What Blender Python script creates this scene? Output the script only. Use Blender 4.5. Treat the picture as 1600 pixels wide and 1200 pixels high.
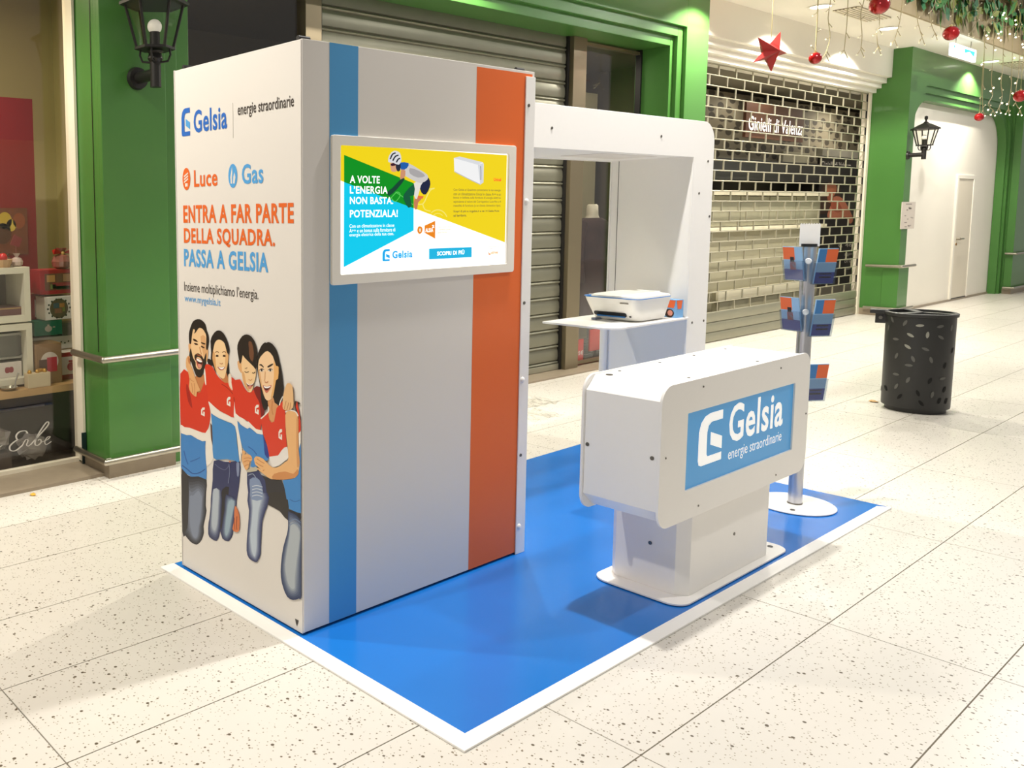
import bpy, bmesh, math, random
from mathutils import Vector, Matrix
from mathutils.geometry import tessellate_polygon
for o in list(bpy.data.objects): bpy.data.objects.remove(o)
scene = bpy.context.scene
COL = scene.collection
PI = math.pi
random.seed(7)

# ------------------------------------------------------------------ camera
CAM = Vector((-2.054, -2.404, 1.590)); YAW, PITCH, ROLL = map(math.radians, (53.373, 5.877, -0.552))
FPX, CX, CY = 1369.674, 379.702, 474.567
_f = Vector((math.cos(PITCH)*math.cos(YAW), math.cos(PITCH)*math.sin(YAW), -math.sin(PITCH)))
_r = Vector((math.sin(YAW), -math.cos(YAW), 0)); _u = _r.cross(_f)
_R = _r*math.cos(ROLL) + _u*math.sin(ROLL); _U = -_r*math.sin(ROLL) + _u*math.cos(ROLL)
cd = bpy.data.cameras.new('camera'); cam = bpy.data.objects.new('camera', cd); COL.objects.link(cam)
cam.matrix_world = Matrix(((_R.x, _U.x, -_f.x, CAM.x), (_R.y, _U.y, -_f.y, CAM.y), (_R.z, _U.z, -_f.z, CAM.z), (0, 0, 0, 1)))
cd.sensor_fit = 'HORIZONTAL'; cd.sensor_width = 36.0; cd.lens = FPX/1600*36
cd.shift_x = (800-CX)/1600; cd.shift_y = -(600-CY)/1600; cd.clip_start = .05; cd.clip_end = 200
scene.camera = cam

# ------------------------------------------------------------------ world, lamps, exposure
w = bpy.data.worlds.new('world'); scene.world = w; w.use_nodes = True
bg = w.node_tree.nodes['Background']; bg.inputs[0].default_value = (1.0, .96, .90, 1); bg.inputs[1].default_value = .38
vs = scene.view_settings; vs.view_transform = 'Standard'; vs.look = 'None'; vs.exposure = -0.06; vs.gamma = 1.0; vs.use_curve_mapping = False

def light(name, kind, loc, energy, color=(1, .93, .82), size=.3, spot=None, blend=.4, target=None):
    l = bpy.data.lights.new(name, kind); l.energy = energy; l.color = color
    if kind == 'AREA': l.shape = 'DISK'; l.size = size
    else: l.shadow_soft_size = size
    if kind == 'SPOT': l.spot_size = math.radians(spot); l.spot_blend = blend
    o = bpy.data.objects.new(name, l); COL.objects.link(o); o.location = loc
    if target is not None:
        d = Vector(target) - Vector(loc); o.rotation_euler = d.to_track_quat('-Z', 'Y').to_euler()
    return o
# pendant row over the middle of the concourse (directly above the counter and every 4.15 m on)
for k, x in enumerate((5.9, 10.05, 14.2)):
    light('concourse_and_fill_lamp', 'AREA', (x, -.25, 4.6), (80, 85, 85)[k], (1, .965, .91), .14)
light('concourse_and_fill_lamp', 'SPOT', (1.75, -.25, 4.6), 560, (1, .97, .93), .06, 86, .6, (1.75, -.25, 0))
light('concourse_and_fill_lamp', 'SPOT', (-2.6, .35, 4.6), 330, (1, .965, .90), .08, 56, .6, (-.2, .3, 1.0))  # moved off the row and aimed to light the tower's left side
light('concourse_and_fill_lamp', 'SPOT', (3.6, -1.9, 4.6), 330, (1, .965, .92), .08, 62, .7, (2.7, .15, 1.2))  # fill spot outside the row, added to brighten the arch beam
# recessed downlights along the shop fronts
DOWN = (-1.6, 3.3, 7.25, 9.26, 11.35, 15.75)
for x in DOWN:
    light('downlight_lamp', 'SPOT', (x, 1.85, 3.835), 420 if 0 < x < 5 else 360, (1, .94, .83), .035, 134, .35)

# ------------------------------------------------------------------ measuring: photo pixel -> point on a plane of the place
def at(px, py, ax, val):
    d = _f + _R*((px-CX)/FPX) - _U*((py-CY)/FPX)
    t = (val-CAM[ax])/d[ax]
    return CAM + d*t

# ------------------------------------------------------------------ materials
MATS = {}
def lin(c):
    return tuple(((v/255)/12.92 if v <= 10.31 else ((v/255+.055)/1.055)**2.4) for v in c)
def M(name, rgb, rough=.5, metal=0., spec=.5, noise=0., nscale=8., bump=0., bscale=60., emit=0., alpha=None, coat=0.):
    if name in MATS: return MATS[name]
    m = bpy.data.materials.new(name); m.use_nodes = True; nt = m.node_tree; b = nt.nodes['Principled BSDF']
    c = lin(rgb)
    b.inputs['Base Color'].default_value = (*c, 1); b.inputs['Roughness'].default_value = rough
    b.inputs['Metallic'].default_value = metal; b.inputs['Specular IOR Level'].default_value = spec
    b.inputs['Coat Weight'].default_value = coat
    if emit:
        b.inputs['Emission Color'].default_value = (*c, 1); b.inputs['Emission Strength'].default_value = emit
    if noise or bump:
        tc = nt.nodes.new('ShaderNodeTexCoord')
    if noise:
        n = nt.nodes.new('ShaderNodeTexNoise'); n.inputs['Scale'].default_value = nscale; n.inputs['Detail'].default_value = 4
        nt.links.new(tc.outputs['Object'], n.inputs['Vector'])
        r = nt.nodes.new('ShaderNodeMix'); r.data_type = 'RGBA'
        r.inputs[6].default_value = (*[max(0, v*(1-noise)) for v in c], 1); r.inputs[7].default_value = (*[min(1, v*(1+noise)) for v in c], 1)
        nt.links.new(n.outputs['Fac'], r.inputs[0]); nt.links.new(r.outputs[2], b.inputs['Base Color'])
    if bump:
        n2 = nt.nodes.new('ShaderNodeTexNoise'); n2.inputs['Scale'].default_value = bscale
        nt.links.new(tc.outputs['Object'], n2.inputs['Vector'])
        bp = nt.nodes.new('ShaderNodeBump'); bp.inputs['Strength'].default_value = bump; bp.inputs['Distance'].default_value = .002
        nt.links.new(n2.outputs['Fac'], bp.inputs['Height']); nt.links.new(bp.outputs['Normal'], b.inputs['Normal'])
    MATS[name] = m
    return m
def glass(name, tint=(255, 255, 255), refl=.9):
    if name in MATS: return MATS[name]
    m = bpy.data.materials.new(name); m.use_nodes = True; nt = m.node_tree; nt.nodes.clear()
    out = nt.nodes.new('ShaderNodeOutputMaterial'); tr = nt.nodes.new('ShaderNodeBsdfTransparent'); gl = nt.nodes.new('ShaderNodeBsdfGlossy')
    tr.inputs[0].default_value = (*lin(tint), 1); gl.inputs['Roughness'].default_value = .02; gl.inputs['Color'].default_value = (refl, refl, refl, 1)
    fr = nt.nodes.new('ShaderNodeFresnel'); ge = nt.nodes.new('ShaderNodeNewGeometry'); mr = nt.nodes.new('ShaderNodeMapRange'); mr.inputs[3].default_value = 1.45; mr.inputs[4].default_value = 1/1.45
    nt.links.new(ge.outputs['Backfacing'], mr.inputs[0]); nt.links.new(mr.outputs[0], fr.inputs[0])
    mx = nt.nodes.new('ShaderNodeMixShader'); nt.links.new(fr.outputs[0], mx.inputs[0]); nt.links.new(tr.outputs[0], mx.inputs[1]); nt.links.new(gl.outputs[0], mx.inputs[2])
    nt.links.new(mx.outputs[0], out.inputs[0]); MATS[name] = m
    return m
def vcol_mat(name, rough=.45, emit=0.):
    if name in MATS: return MATS[name]
    m = bpy.data.materials.new(name); m.use_nodes = True; nt = m.node_tree; b = nt.nodes['Principled BSDF']
    a = nt.nodes.new('ShaderNodeVertexColor'); a.layer_name = 'ink'
    b.inputs['Roughness'].default_value = rough
    if emit:
        b.inputs['Base Color'].default_value = (0, 0, 0, 1); b.inputs['Specular IOR Level'].default_value = .2
        nt.links.new(a.outputs[0], b.inputs['Emission Color']); b.inputs['Emission Strength'].default_value = emit
    else: nt.links.new(a.outputs[0], b.inputs['Base Color'])
    MATS[name] = m
    return m
def terrazzo():
    m = bpy.data.materials.new('terrazzo'); m.use_nodes = True; nt = m.node_tree; b = nt.nodes['Principled BSDF']
    N = nt.nodes.new; L = nt.links.new
    g = N('ShaderNodeNewGeometry')
    base = N('ShaderNodeTexNoise'); base.inputs['Scale'].default_value = 1.4; base.inputs['Detail'].default_value = 5; L(g.outputs['Position'], base.inputs['Vector'])
    mx = N('ShaderNodeMix'); mx.data_type = 'RGBA'; mx.inputs[6].default_value = (*lin((214, 208, 197)), 1); mx.inputs[7].default_value = (*lin((228, 223, 213)), 1)
    L(base.outputs['Fac'], mx.inputs[0])
    prev = mx.outputs[2]
    for sc, thr, colr, rt in ((26, .17, (96, 84, 66), .60), (46, .20, (118, 104, 82), .52), (90, .24, (150, 138, 114), .50)):
        v = N('ShaderNodeTexVoronoi'); v.inputs['Scale'].default_value = sc; v.inputs['Randomness'].default_value = 1; L(g.outputs['Position'], v.inputs['Vector'])
        mp = N('ShaderNodeMapRange'); mp.inputs[1].default_value = thr*.75; mp.inputs[2].default_value = thr; mp.inputs[3].default_value = 1; mp.inputs[4].default_value = 0
        L(v.outputs['Distance'], mp.inputs[0])
        sep = N('ShaderNodeSeparateColor'); L(v.outputs['Color'], sep.inputs[0])
        gt = N('ShaderNodeMath'); gt.operation = 'GREATER_THAN'; gt.inputs[1].default_value = rt; L(sep.outputs[0], gt.inputs[0])
        mu = N('ShaderNodeMath'); mu.operation = 'MULTIPLY'; L(mp.outputs[0], mu.inputs[0]); L(gt.outputs[0], mu.inputs[1])
        m2 = N('ShaderNodeMix'); m2.data_type = 'RGBA'; m2.inputs[7].default_value = (*lin(colr), 1); L(prev, m2.inputs[6]); L(mu.outputs[0], m2.inputs[0])
        prev = m2.outputs[2]
    L(prev, b.inputs['Base Color']); b.inputs['Roughness'].default_value = .30; b.inputs['Specular IOR Level'].default_value = .45
    MATS['terrazzo'] = m
    return m

# ------------------------------------------------------------------ mesh builder
class MB:
    def __init__(s): s.v = []; s.f = []; s.c = []; s.k = (1, 1, 1)
    def add(s, vs, fs):
        n = len(s.v); s.v += [tuple(v) for v in vs]; s.f += [tuple(i+n for i in f) for f in fs]; s.c += [s.k]*len(fs)
        return s
    def box(s, x0, x1, y0, y1, z0, z1):
        if x0 > x1: x0, x1 = x1, x0
        if y0 > y1: y0, y1 = y1, y0
        if z0 > z1: z0, z1 = z1, z0
        return s.add([(x0,y0,z0),(x1,y0,z0),(x1,y1,z0),(x0,y1,z0),(x0,y0,z1),(x1,y0,z1),(x1,y1,z1),(x0,y1,z1)],
                     [(3,2,1,0),(4,5,6,7),(0,1,5,4),(1,2,6,5),(2,3,7,6),(3,0,4,7)])
    def prism(s, poly, ax, a0, a1):
        # poly: 2-D outline in the two other axes (order xyz without ax)
        def p3(q, a):
            r = list(q); r.insert(ax, a); return tuple(r)
        area = sum(poly[i][0]*poly[(i+1) % len(poly)][1]-poly[(i+1) % len(poly)][0]*poly[i][1] for i in range(len(poly)))
        if (area < 0) != (ax == 1): poly = poly[::-1]
        if a0 > a1: a0, a1 = a1, a0
        n = len(poly); vs = [p3(q, a0) for q in poly] + [p3(q, a1) for q in poly]
        fs = [tuple(range(n-1, -1, -1)), tuple(range(n, 2*n))] + [(i, (i+1) % n, n+(i+1) % n, n+i) for i in range(n)]
        return s.add(vs, fs)
    def ring(s, outer, inner, ax, a0, a1):
        # frame between two outlines of the same point count
        def p3(q, a):
            r = list(q); r.insert(ax, a); return tuple(r)
        n = len(outer)
        vs = [p3(q, a0) for q in outer]+[p3(q, a0) for q in inner]+[p3(q, a1) for q in outer]+[p3(q, a1) for q in inner]
        fs = []
        for i in range(n):
            j = (i+1) % n
            fs += [(i, j, n+j, n+i), (2*n+i, 3*n+i, 3*n+j, 2*n+j), (i, 2*n+i, 2*n+j, j), (n+i, n+j, 3*n+j, 3*n+i)]
        return s.add(vs, fs)
    def cyl(s, p0, p1, r0, r1=None, n=20, caps=True):
        p0, p1 = Vector(p0), Vector(p1); r1 = r0 if r1 is None else r1
        d = (p1-p0).normalized(); a = Vector((1, 0, 0)) if abs(d.x) < .9 else Vector((0, 1, 0)); u = d.cross(a).normalized(); v = d.cross(u)
        vs = []
        for p, r in ((p0, r0), (p1, r1)):
            for i in range(n):
                t = 2*PI*i/n; vs.append(p+u*(r*math.cos(t))+v*(r*math.sin(t)))
        fs = [(i, (i+1) % n, n+(i+1) % n, n+i) for i in range(n)]
        if caps: fs += [tuple(range(n-1, -1, -1)), tuple(range(n, 2*n))]
        return s.add(vs, fs)
    def tube(s, pts, r, n=8, caps=True):
        pts = [Vector(p) for p in pts]; vs = []; m = len(pts); u = None
        for i, p in enumerate(pts):
            d = (pts[min(i+1, m-1)]-pts[max(i-1, 0)]).normalized()
            if u is None:
                a = Vector((0, 0, 1)) if abs(d.z) < .9 else Vector((1, 0, 0)); u = d.cross(a).normalized()
            else: u = (u-d*u.dot(d)).normalized()
            v = d.cross(u); rr = r[i] if isinstance(r, (list, tuple)) else r
            for k in range(n):
                t = 2*PI*k/n; vs.append(p+u*(rr*math.cos(t))+v*(rr*math.sin(t)))
        fs = [(i*n+k, i*n+(k+1) % n, (i+1)*n+(k+1) % n, (i+1)*n+k) for i in range(m-1) for k in range(n)]
        if caps: fs += [tuple(range(n-1, -1, -1)), tuple(range((m-1)*n, m*n))]
        return s.add(vs, fs)
    def lathe(s, prof, c, n=32, ph=0., ax=None):
        # prof: (radius, height) list round the vertical axis through c
        vs = []; c = Vector(c)
        for r, h in prof:
            for k in range(n):
                t = ph+2*PI*k/n; vs.append((c.x+r*math.cos(t), c.y+r*math.sin(t), c.z+h))
        m = len(prof)
        fs = [(i*n+k, i*n+(k+1) % n, (i+1)*n+(k+1) % n, (i+1)*n+k) for i in range(m-1) for k in range(n)]
        if prof[0][0] > 1e-5: fs.append(tuple(range(n-1, -1, -1)))
        if prof[-1][0] > 1e-5: fs.append(tuple(range((m-1)*n, m*n)))
        return s.add(vs, fs)
    def loft(s, rings, caps=True):
        n = len(rings[0]); vs = [p for r in rings for p in r]; m = len(rings)
        fs = [(i*n+k, i*n+(k+1) % n, (i+1)*n+(k+1) % n, (i+1)*n+k) for i in range(m-1) for k in range(n)]
        if caps: fs += [tuple(range(n-1, -1, -1)), tuple(range((m-1)*n, m*n))]
        return s.add(vs, fs)
    def ball(s, c, r, n=16, m=10, sc=(1, 1, 1)):
        vs = [(c[0], c[1], c[2]-r*sc[2])]
        for i in range(1, m):
            a = -PI/2+PI*i/m
            for k in range(n): vs.append((c[0]+r*sc[0]*math.cos(a)*math.cos(2*PI*k/n), c[1]+r*sc[1]*math.cos(a)*math.sin(2*PI*k/n), c[2]+r*sc[2]*math.sin(a)))
        vs.append((c[0], c[1], c[2]+r*sc[2])); e = len(vs)-1
        fs = [(0, 1+(k+1) % n, 1+k) for k in range(n)] + [(e, 1+(m-2)*n+k, 1+(m-2)*n+(k+1) % n) for k in range(n)]
        fs += [(1+i*n+k, 1+i*n+(k+1) % n, 1+(i+1)*n+(k+1) % n, 1+(i+1)*n+k) for i in range(m-2) for k in range(n)]
        return s.add(vs, fs)
    def face(s, pts): return s.add(pts, [tuple(range(len(pts)))])
    def fill(s, pts):
        # flat outline of any shape, triangulated
        tr = tessellate_polygon([[Vector(p) for p in pts]])
        return s.add(pts, [tuple(t) for t in tr])

def rrect(x0, x1, y0, y1, r, n=6, corners=(1, 1, 1, 1)):
    # rounded rectangle outline: corners bl, br, tr, tl
    out = []
    for (cx, cy, a0, on) in ((x0+r, y0+r, PI, corners[0]), (x1-r, y0+r, 1.5*PI, corners[1]), (x1-r, y1-r, 0, corners[2]), (x0+r, y1-r, .5*PI, corners[3])):
        for k in range(n+1):
            t = a0+.5*PI*k/n
            if on: out.append((cx+r*math.cos(t), cy+r*math.sin(t)))
            else:
                q = (cx+r*(1 if math.cos(a0+PI/4) > 0 else -1), cy+r*(1 if math.sin(a0+PI/4) > 0 else -1)); out.append(q)
    return out

def wloc(o):
    l = Vector((0, 0, 0))
    while o is not None: l += o.location; o = o.parent
    return l
def thing(name, loc, label=None, cat=None, group=None, kind=None):
    o = bpy.data.objects.new(name, None); COL.objects.link(o); o.location = loc; o.empty_display_size = .1
    tag(o, label, cat, group, kind); return o
def tag(o, label=None, cat=None, group=None, kind=None):
    if label: o['label'] = label
    if cat: o['category'] = cat
    if group: o['group'] = group
    if kind: o['kind'] = kind
    return o
def obj(name, mb, mat, parent=None, loc=None, smooth=35, bevel=0., ink=False):
    base = wloc(parent) if parent is not None else Vector((0, 0, 0))
    own = Vector(loc) if loc is not None else (base if parent is not None else Vector((0, 0, 0)))
    me = bpy.data.meshes.new(name)
    me.from_pydata([tuple(Vector(v)-own) for v in mb.v], [], mb.f); me.update()
    if isinstance(mat, str): mat = MATS[mat]
    me.materials.append(mat)
    if ink:
        ca = me.color_attributes.new('ink', 'FLOAT_COLOR', 'CORNER')
        for p in me.polygons:
            for li in p.loop_indices: ca.data[li].color = (*mb.c[p.index], 1)
    if smooth:
        me.shade_smooth(); me.set_sharp_from_angle(angle=math.radians(smooth))
    o = bpy.data.objects.new(name, me); COL.objects.link(o)
    if parent is not None: o.parent = parent
    o.location = own-base
    if bevel:
        b = o.modifiers.new('bevel', 'BEVEL'); b.width = bevel; b.segments = 2; b.limit_method = 'ANGLE'; b.angle_limit = math.radians(40)
    return o
def dup(root, dloc, label=None, group=None, name=None):
    def cp(o, par):
        c = o.copy(); COL.objects.link(c); c.parent = par
        for ch in o.children: cp(ch, c)
        return c
    kids = list(root.children)
    r = root.copy(); COL.objects.link(r); r.location = root.location+Vector(dloc)
    if label: r['label'] = label
    if group: r['group'] = group
    for k in kids: cp(k, r)
    return r

# flat lettering: the outline of each letter as a thin mesh, fitted into a box on a plane
def lettering(name, body, O, U, V, w, h, mat, parent, bold=0., shear=0., align='L', lift=(0, 0, 0), mono=True):
    cu = bpy.data.curves.new(name, 'FONT'); cu.body = body; cu.size = 1; cu.offset = bold; cu.shear = shear; cu.resolution_u = 3; cu.space_character = 1.0+bold*3
    to = bpy.data.objects.new(name, cu); me = bpy.data.meshes.new_from_object(to)
    bpy.data.objects.remove(to); bpy.data.curves.remove(cu)
    xs = [v.co.x for v in me.vertices]; ys = [v.co.y for v in me.vertices]
    x0, x1, y0, y1 = min(xs), max(xs), min(ys), max(ys)
    U, V, O = Vector(U).normalized(), Vector(V).normalized(), Vector(O)+Vector(lift)
    mb = MB(); mb.add([O+U*((v.co.x-x0)/(x1-x0)*w)+V*((v.co.y-y0)/(y1-y0)*h) for v in me.vertices], [tuple(p.vertices) for p in me.polygons])
    bpy.data.meshes.remove(me)
    # orient faces outwards
    nrm = U.cross(V)
    return obj(name, mb, mat, parent, smooth=0)
def spline(pts, n=4, closed=True):
    out = []; m = len(pts)
    for i in range(m if closed else m-1):
        p0, p1, p2, p3 = (pts[(i+k-1) % m] if closed else pts[min(max(i+k-1, 0), m-1)] for k in range(4))
        for k in range(n):
            t = k/n
            out.append(tuple(.5*((2*b)+(-a+c)*t+(2*a-5*b+4*c-d)*t*t+(-a+3*b-3*c+d)*t**3) for a, b, c, d in zip(p0, p1, p2, p3)))
    if not closed: out.append(tuple(pts[-1]))
    return out
# ================================================================== THE SETTING
GREEN = M('green_paint', (72, 124, 55), .34, noise=.05, nscale=3, coat=.15)
CREAM = M('cream_paint', (238, 229, 208), .6)
WHITEW = M('white_wall_paint', (244, 239, 226), .55, noise=.02, nscale=2)
TAUPE = M('taupe_stone', (150, 136, 116), .4, noise=.12, nscale=14)
STEEL = M('brushed_steel', (178, 172, 158), .32, 1., noise=.08, nscale=30)
ALU = M('bronze_aluminium', (140, 128, 104), .4, .7)
DARK = M('black_paint', (26, 25, 24), .5)
IRON = M('lantern_black', (40, 38, 36), .45, .3)
terrazzo()
fl = obj('floor', MB().box(-5, 26, -8, 2.9, -.06, -.012), M('grout', (150, 134, 104), .8)); tag(fl, 'pale speckled terrazzo mall floor', None, kind='structure')
TX, TY, TX0, TY0 = 1.355, .497, .313, -.157
tile_me = None
for i in range(-3, 17):
    for j in range(-6, 6):
        x0 = TX0+i*TX; y0 = TY0+j*TY
        if tile_me is None:
            mb = MB(); g = .0022; mb.box(g, TX-g, g, TY-g, -.02, 0)
            t = obj('tile', mb, MATS['terrazzo'], fl, smooth=0); tile_me = t.data
        else:
            t = bpy.data.objects.new('tile', tile_me); COL.objects.link(t); t.parent = fl
        t.location = (x0, y0, 0)
# the tiles round about that the photograph does not show
mb = MB()
for i in range(-4, 19):
    for j in range(-16, 6):
        if -3 <= i < 17 and -6 <= j: continue
        x0 = TX0+i*TX; y0 = TY0+j*TY; mb.box(x0+.0022, x0+TX-.0022, y0+.0022, min(y0+TY-.0022, 2.89), -.02, 0)
t = obj('tile_field', mb, MATS['terrazzo'], fl, smooth=0); t['kind'] = 'stuff'

# ---- portal of the first shop: pier, header, pier with two steps inwards
def frame_layer(mb, xo0, xo1, xi0, xi1, zi, zt, y0, y1):
    mb.box(xo0, xi0, y0, y1, 0, zt); mb.box(xi1, xo1, y0, y1, 0, zt); mb.box(xi0, xi1, y0, y1, zi, zt)
mb = MB()
frame_layer(mb, .39, 7.55, .834, 7.096, 3.443, 3.849, 2.25, 2.289)
frame_layer(mb, .392, 7.548, .94, 6.99, 3.345, 3.849, 2.289, 2.33)
frame_layer(mb, .394, 7.546, 1.056, 6.925, 3.25, 3.849, 2.33, 2.70)
pt = obj('wall_portal', mb, GREEN, smooth=0, bevel=.004); tag(pt, 'green stepped portal framing the shuttered shop', None, kind='structure')
obj('groove', MB().box(.3885, .391, 2.362, 2.366, .76, 3.84), DARK, pt)
# skirting stone at the piers
mb = MB(); mb.box(.375, .85, 2.235, 2.25, 0, .10); mb.box(.375, .39, 2.25, 2.62, 0, .10)
tag(obj('baseboard_pier', mb, TAUPE, smooth=0), 'taupe stone skirting at the green pier', None, kind='structure')
# thresholds
mb = MB(); mb.box(-4, .375, 2.30, 2.72, 0, .02)
tag(obj('trim_1', mb, TAUPE, smooth=0), 'taupe stone sill under the gift shop window', None, kind='structure')
mb = MB(); mb.box(.85, 7.09, 2.42, 2.75, 0, .015)
tag(obj('trim_2', mb, TAUPE, smooth=0), 'taupe stone threshold of the shuttered shop', None, kind='structure')

# ---- shop shells
def room(name, x0, x1, y0, y1, z1, mat, fmat, cmat, label):
    r = thing(name, (x0, y0, 0), label, None, kind='structure')
    obj('back_panel', MB().box(x0, x1, y1, y1+.05, 0, z1), mat, r, smooth=0)
    obj('side_panel', MB().box(x0-.05, x0, y0, y1, 0, z1), mat, r, smooth=0)
    obj('side_panel', MB().box(x1, x1+.05, y0, y1, 0, z1), mat, r, smooth=0)
    obj('floor_panel', MB().box(x0, x1, y0, y1, -.05, -.001), fmat, r, smooth=0)
    obj('ceiling_panel', MB().box(x0, x1, y0, y1, z1, z1+.05), cmat, r, smooth=0)
    return r
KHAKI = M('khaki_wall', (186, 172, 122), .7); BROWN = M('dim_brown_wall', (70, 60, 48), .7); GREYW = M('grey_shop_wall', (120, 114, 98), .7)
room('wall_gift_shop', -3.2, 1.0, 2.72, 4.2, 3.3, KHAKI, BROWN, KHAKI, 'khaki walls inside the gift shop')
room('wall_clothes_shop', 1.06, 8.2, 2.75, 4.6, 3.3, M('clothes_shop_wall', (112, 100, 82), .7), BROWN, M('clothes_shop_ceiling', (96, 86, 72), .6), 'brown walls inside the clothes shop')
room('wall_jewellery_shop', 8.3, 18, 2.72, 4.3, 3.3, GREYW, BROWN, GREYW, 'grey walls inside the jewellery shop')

# ---- windows
GL = glass('shop_glass')
def window(name, x0, x1, z0, z1, y, frame, label, fw=.03):
    r = thing(name, (x0, y, z0), label, None, kind='structure')
    obj('pane', MB().box(x0, x1, y, y+.01, z0, z1), GL, r, smooth=0)
    mb = MB(); mb.box(x0, x1, y-.015, y+.025, z0-fw, z0); mb.box(x0, x1, y-.015, y+.025, z1, z1+fw)
    obj('frame', mb, frame, r, smooth=0)
    return r
w1 = window('window_1', -3.2, .372, .045, 3.3, 2.65, CREAM, 'large gift shop window with script lettering', .025)
obj('jamb', MB().box(.372, .3885, 2.565, 2.69, .03, 3.45), CREAM, w1, smooth=0)
obj('corner_protector', MB().box(.36, .3892, 2.56, 2.57, .02, .22), M('dark_teal_trim', (14, 42, 44), .5), w1, smooth=0)
w2 = window('window_2', 1.06, 2.26, .06, 3.22, 2.65, ALU, 'dim clothes shop window beside the shutter')
obj('mullion', MB().box(2.262, 2.42, 2.60, 2.70, 0, 3.25), ALU, w2, smooth=0, bevel=.003)
w3 = window('window_3', 5.85, 6.92, .06, 3.2, 2.65, ALU, 'clothes shop window with a headless mannequin behind')
obj('mullion', MB().box(5.632, 5.85, 2.585, 2.70, 0, 3.25), ALU, w3, smooth=0, bevel=.003)
obj('jamb', MB().box(6.90, 6.924, 2.62, 2.68, 0, 3.25), DARK, w3, smooth=0)

# ---- white fascia over the jewellery shop
mb = MB(); prof = [(2.34, 3.849), (2.34, 3.45), (2.40, 3.45), (2.40, 3.375), (2.46, 3.375), (2.46, 3.31), (2.52, 3.31), (2.52, 3.25), (2.75, 3.25), (2.75, 3.849)]
mb.prism(prof, 0, 7.552, 13.158)
tag(obj('wall_fascia', mb, WHITEW, smooth=0), 'white stepped fascia above the jewellery shutter', None, kind='structure')

# ---- green arch wall at the far end with the white niche
def arch_layer(mb, xo0, xo1, zt, xi0, xi1, zi, r, y0, y1):
    top = []
    for k in range(9): a = PI-.5*PI*k/8; top.append((xi0+r+r*math.cos(a), zi-r+r*math.sin(a)))
    for k in range(9): a = .5*PI-.5*PI*k/8; top.append((xi1-r+r*math.cos(a), zi-r+r*math.sin(a)))
    poly = [(xo0, 0), (xi0, 0)]+top+[(xi1, 0), (xo1, 0), (xo1, zt), (xo0, zt)]
    n = len(poly)
    vs = [(p[0], y0, p[1]) for p in poly]+[(p[0], y1, p[1]) for p in poly]
    tr = tessellate_polygon([[Vector((p[0], p[1], 0)) for p in poly]])
    mb.add(vs, [tuple(t) for t in tr]+[tuple(n+i for i in t) for t in tr]+[(i, (i+1) % n, n+(i+1) % n, n+i) for i in range(n)])
mb = MB()
arch_layer(mb, 13.16, 22, 3.849, 13.42, 18.62, 3.37, .55, 2.11, 2.145)
arch_layer(mb, 13.162, 21.9, 3.849, 13.48, 18.50, 3.27, .55, 2.145, 2.18)
arch_layer(mb, 13.164, 21.8, 3.849, 13.54, 18.42, 3.17, .6, 2.18, 2.30)
mb.box(13.164, 13.42, 2.30, 2.70, 0, 3.849)
ar = obj('wall_arch', mb, GREEN, smooth=30); tag(ar, 'green wall with a rounded arch round the white niche', None, kind='structure')
mb = MB(); mb.box(13.15, 13.56, 2.10, 2.30, .10, .73); mb.box(18.58, 22, 2.00, 2.11, .10, 3.6)
obj('pier', mb, GREEN, ar, smooth=0, bevel=.004)
mb = MB(); mb.box(13.145, 13.565, 2.095, 2.6, 0, .10); mb.box(18.575, 22, 1.995, 2.12, 0, .10)
tag(obj('baseboard_arch', mb, TAUPE, smooth=0), 'taupe skirting of the far green piers', None, kind='structure')
tag(obj('wall_niche', MB().box(13.42, 19.2, 2.305, 2.36, 0, 3.5), WHITEW, smooth=0), 'white wall inside the far green arch', None, kind='structure')
tag(obj('baseboard_niche', MB().box(13.62, 18.6, 2.285, 2.305, 0, .035), TAUPE, smooth=0), 'thin taupe skirting of the white niche', None, kind='structure')
# door in the niche
d = thing('door_1', (16.3, 2.29, 0), 'plain white door in the far niche', None, kind='structure')
DOORM = M('door_white', (230, 221, 202), .45)
obj('leaf', MB().box(16.32, 17.12, 2.288, 2.306, .045, 2.05), DOORM, d, smooth=0, bevel=.003)
mb = MB(); mb.box(16.24, 16.315, 2.278, 2.306, .035, 2.055); mb.box(17.125, 17.2, 2.278, 2.306, .035, 2.055); mb.box(16.24, 17.2, 2.278, 2.306, 2.055, 2.12)
obj('door_frame', mb, WHITEW, d, smooth=0, bevel=.003)
obj('gap', MB().box(16.32, 17.12, 2.284, 2.288, .03, .046), DARK, d, smooth=0)
hn = MB(); hn.cyl((16.42, 2.288, 1.05), (16.42, 2.235, 1.05), .022, n=12); hn.tube([(16.42, 2.235, 1.05), (16.50, 2.232, 1.05), (16.60, 2.235, 1.05)], .013)
obj('handle', hn, STEEL, d); obj('keyhole', MB().cyl((16.41, 2.288, .96), (16.41, 2.278, .96), .022, n=12), M('brass', (150, 110, 50), .4, .8), d)

# ---- ceiling strip along the shops and the taupe edge of the higher ceiling
ce = obj('ceiling', MB().box(-4, 24, 1.43, 2.8, 3.85, 3.95), M('ceiling_white', (250, 245, 232), .7), smooth=0); tag(ce, 'cream plaster ceiling along the shop fronts', None, kind='structure')
tag(obj('trim_3', MB().box(-4, 24, 1.40, 1.43, 3.845, 5.6), M('taupe_paint', (168, 152, 118), .7), smooth=0), 'taupe edge band of the ceiling behind the garland', None, kind='structure')
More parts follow.
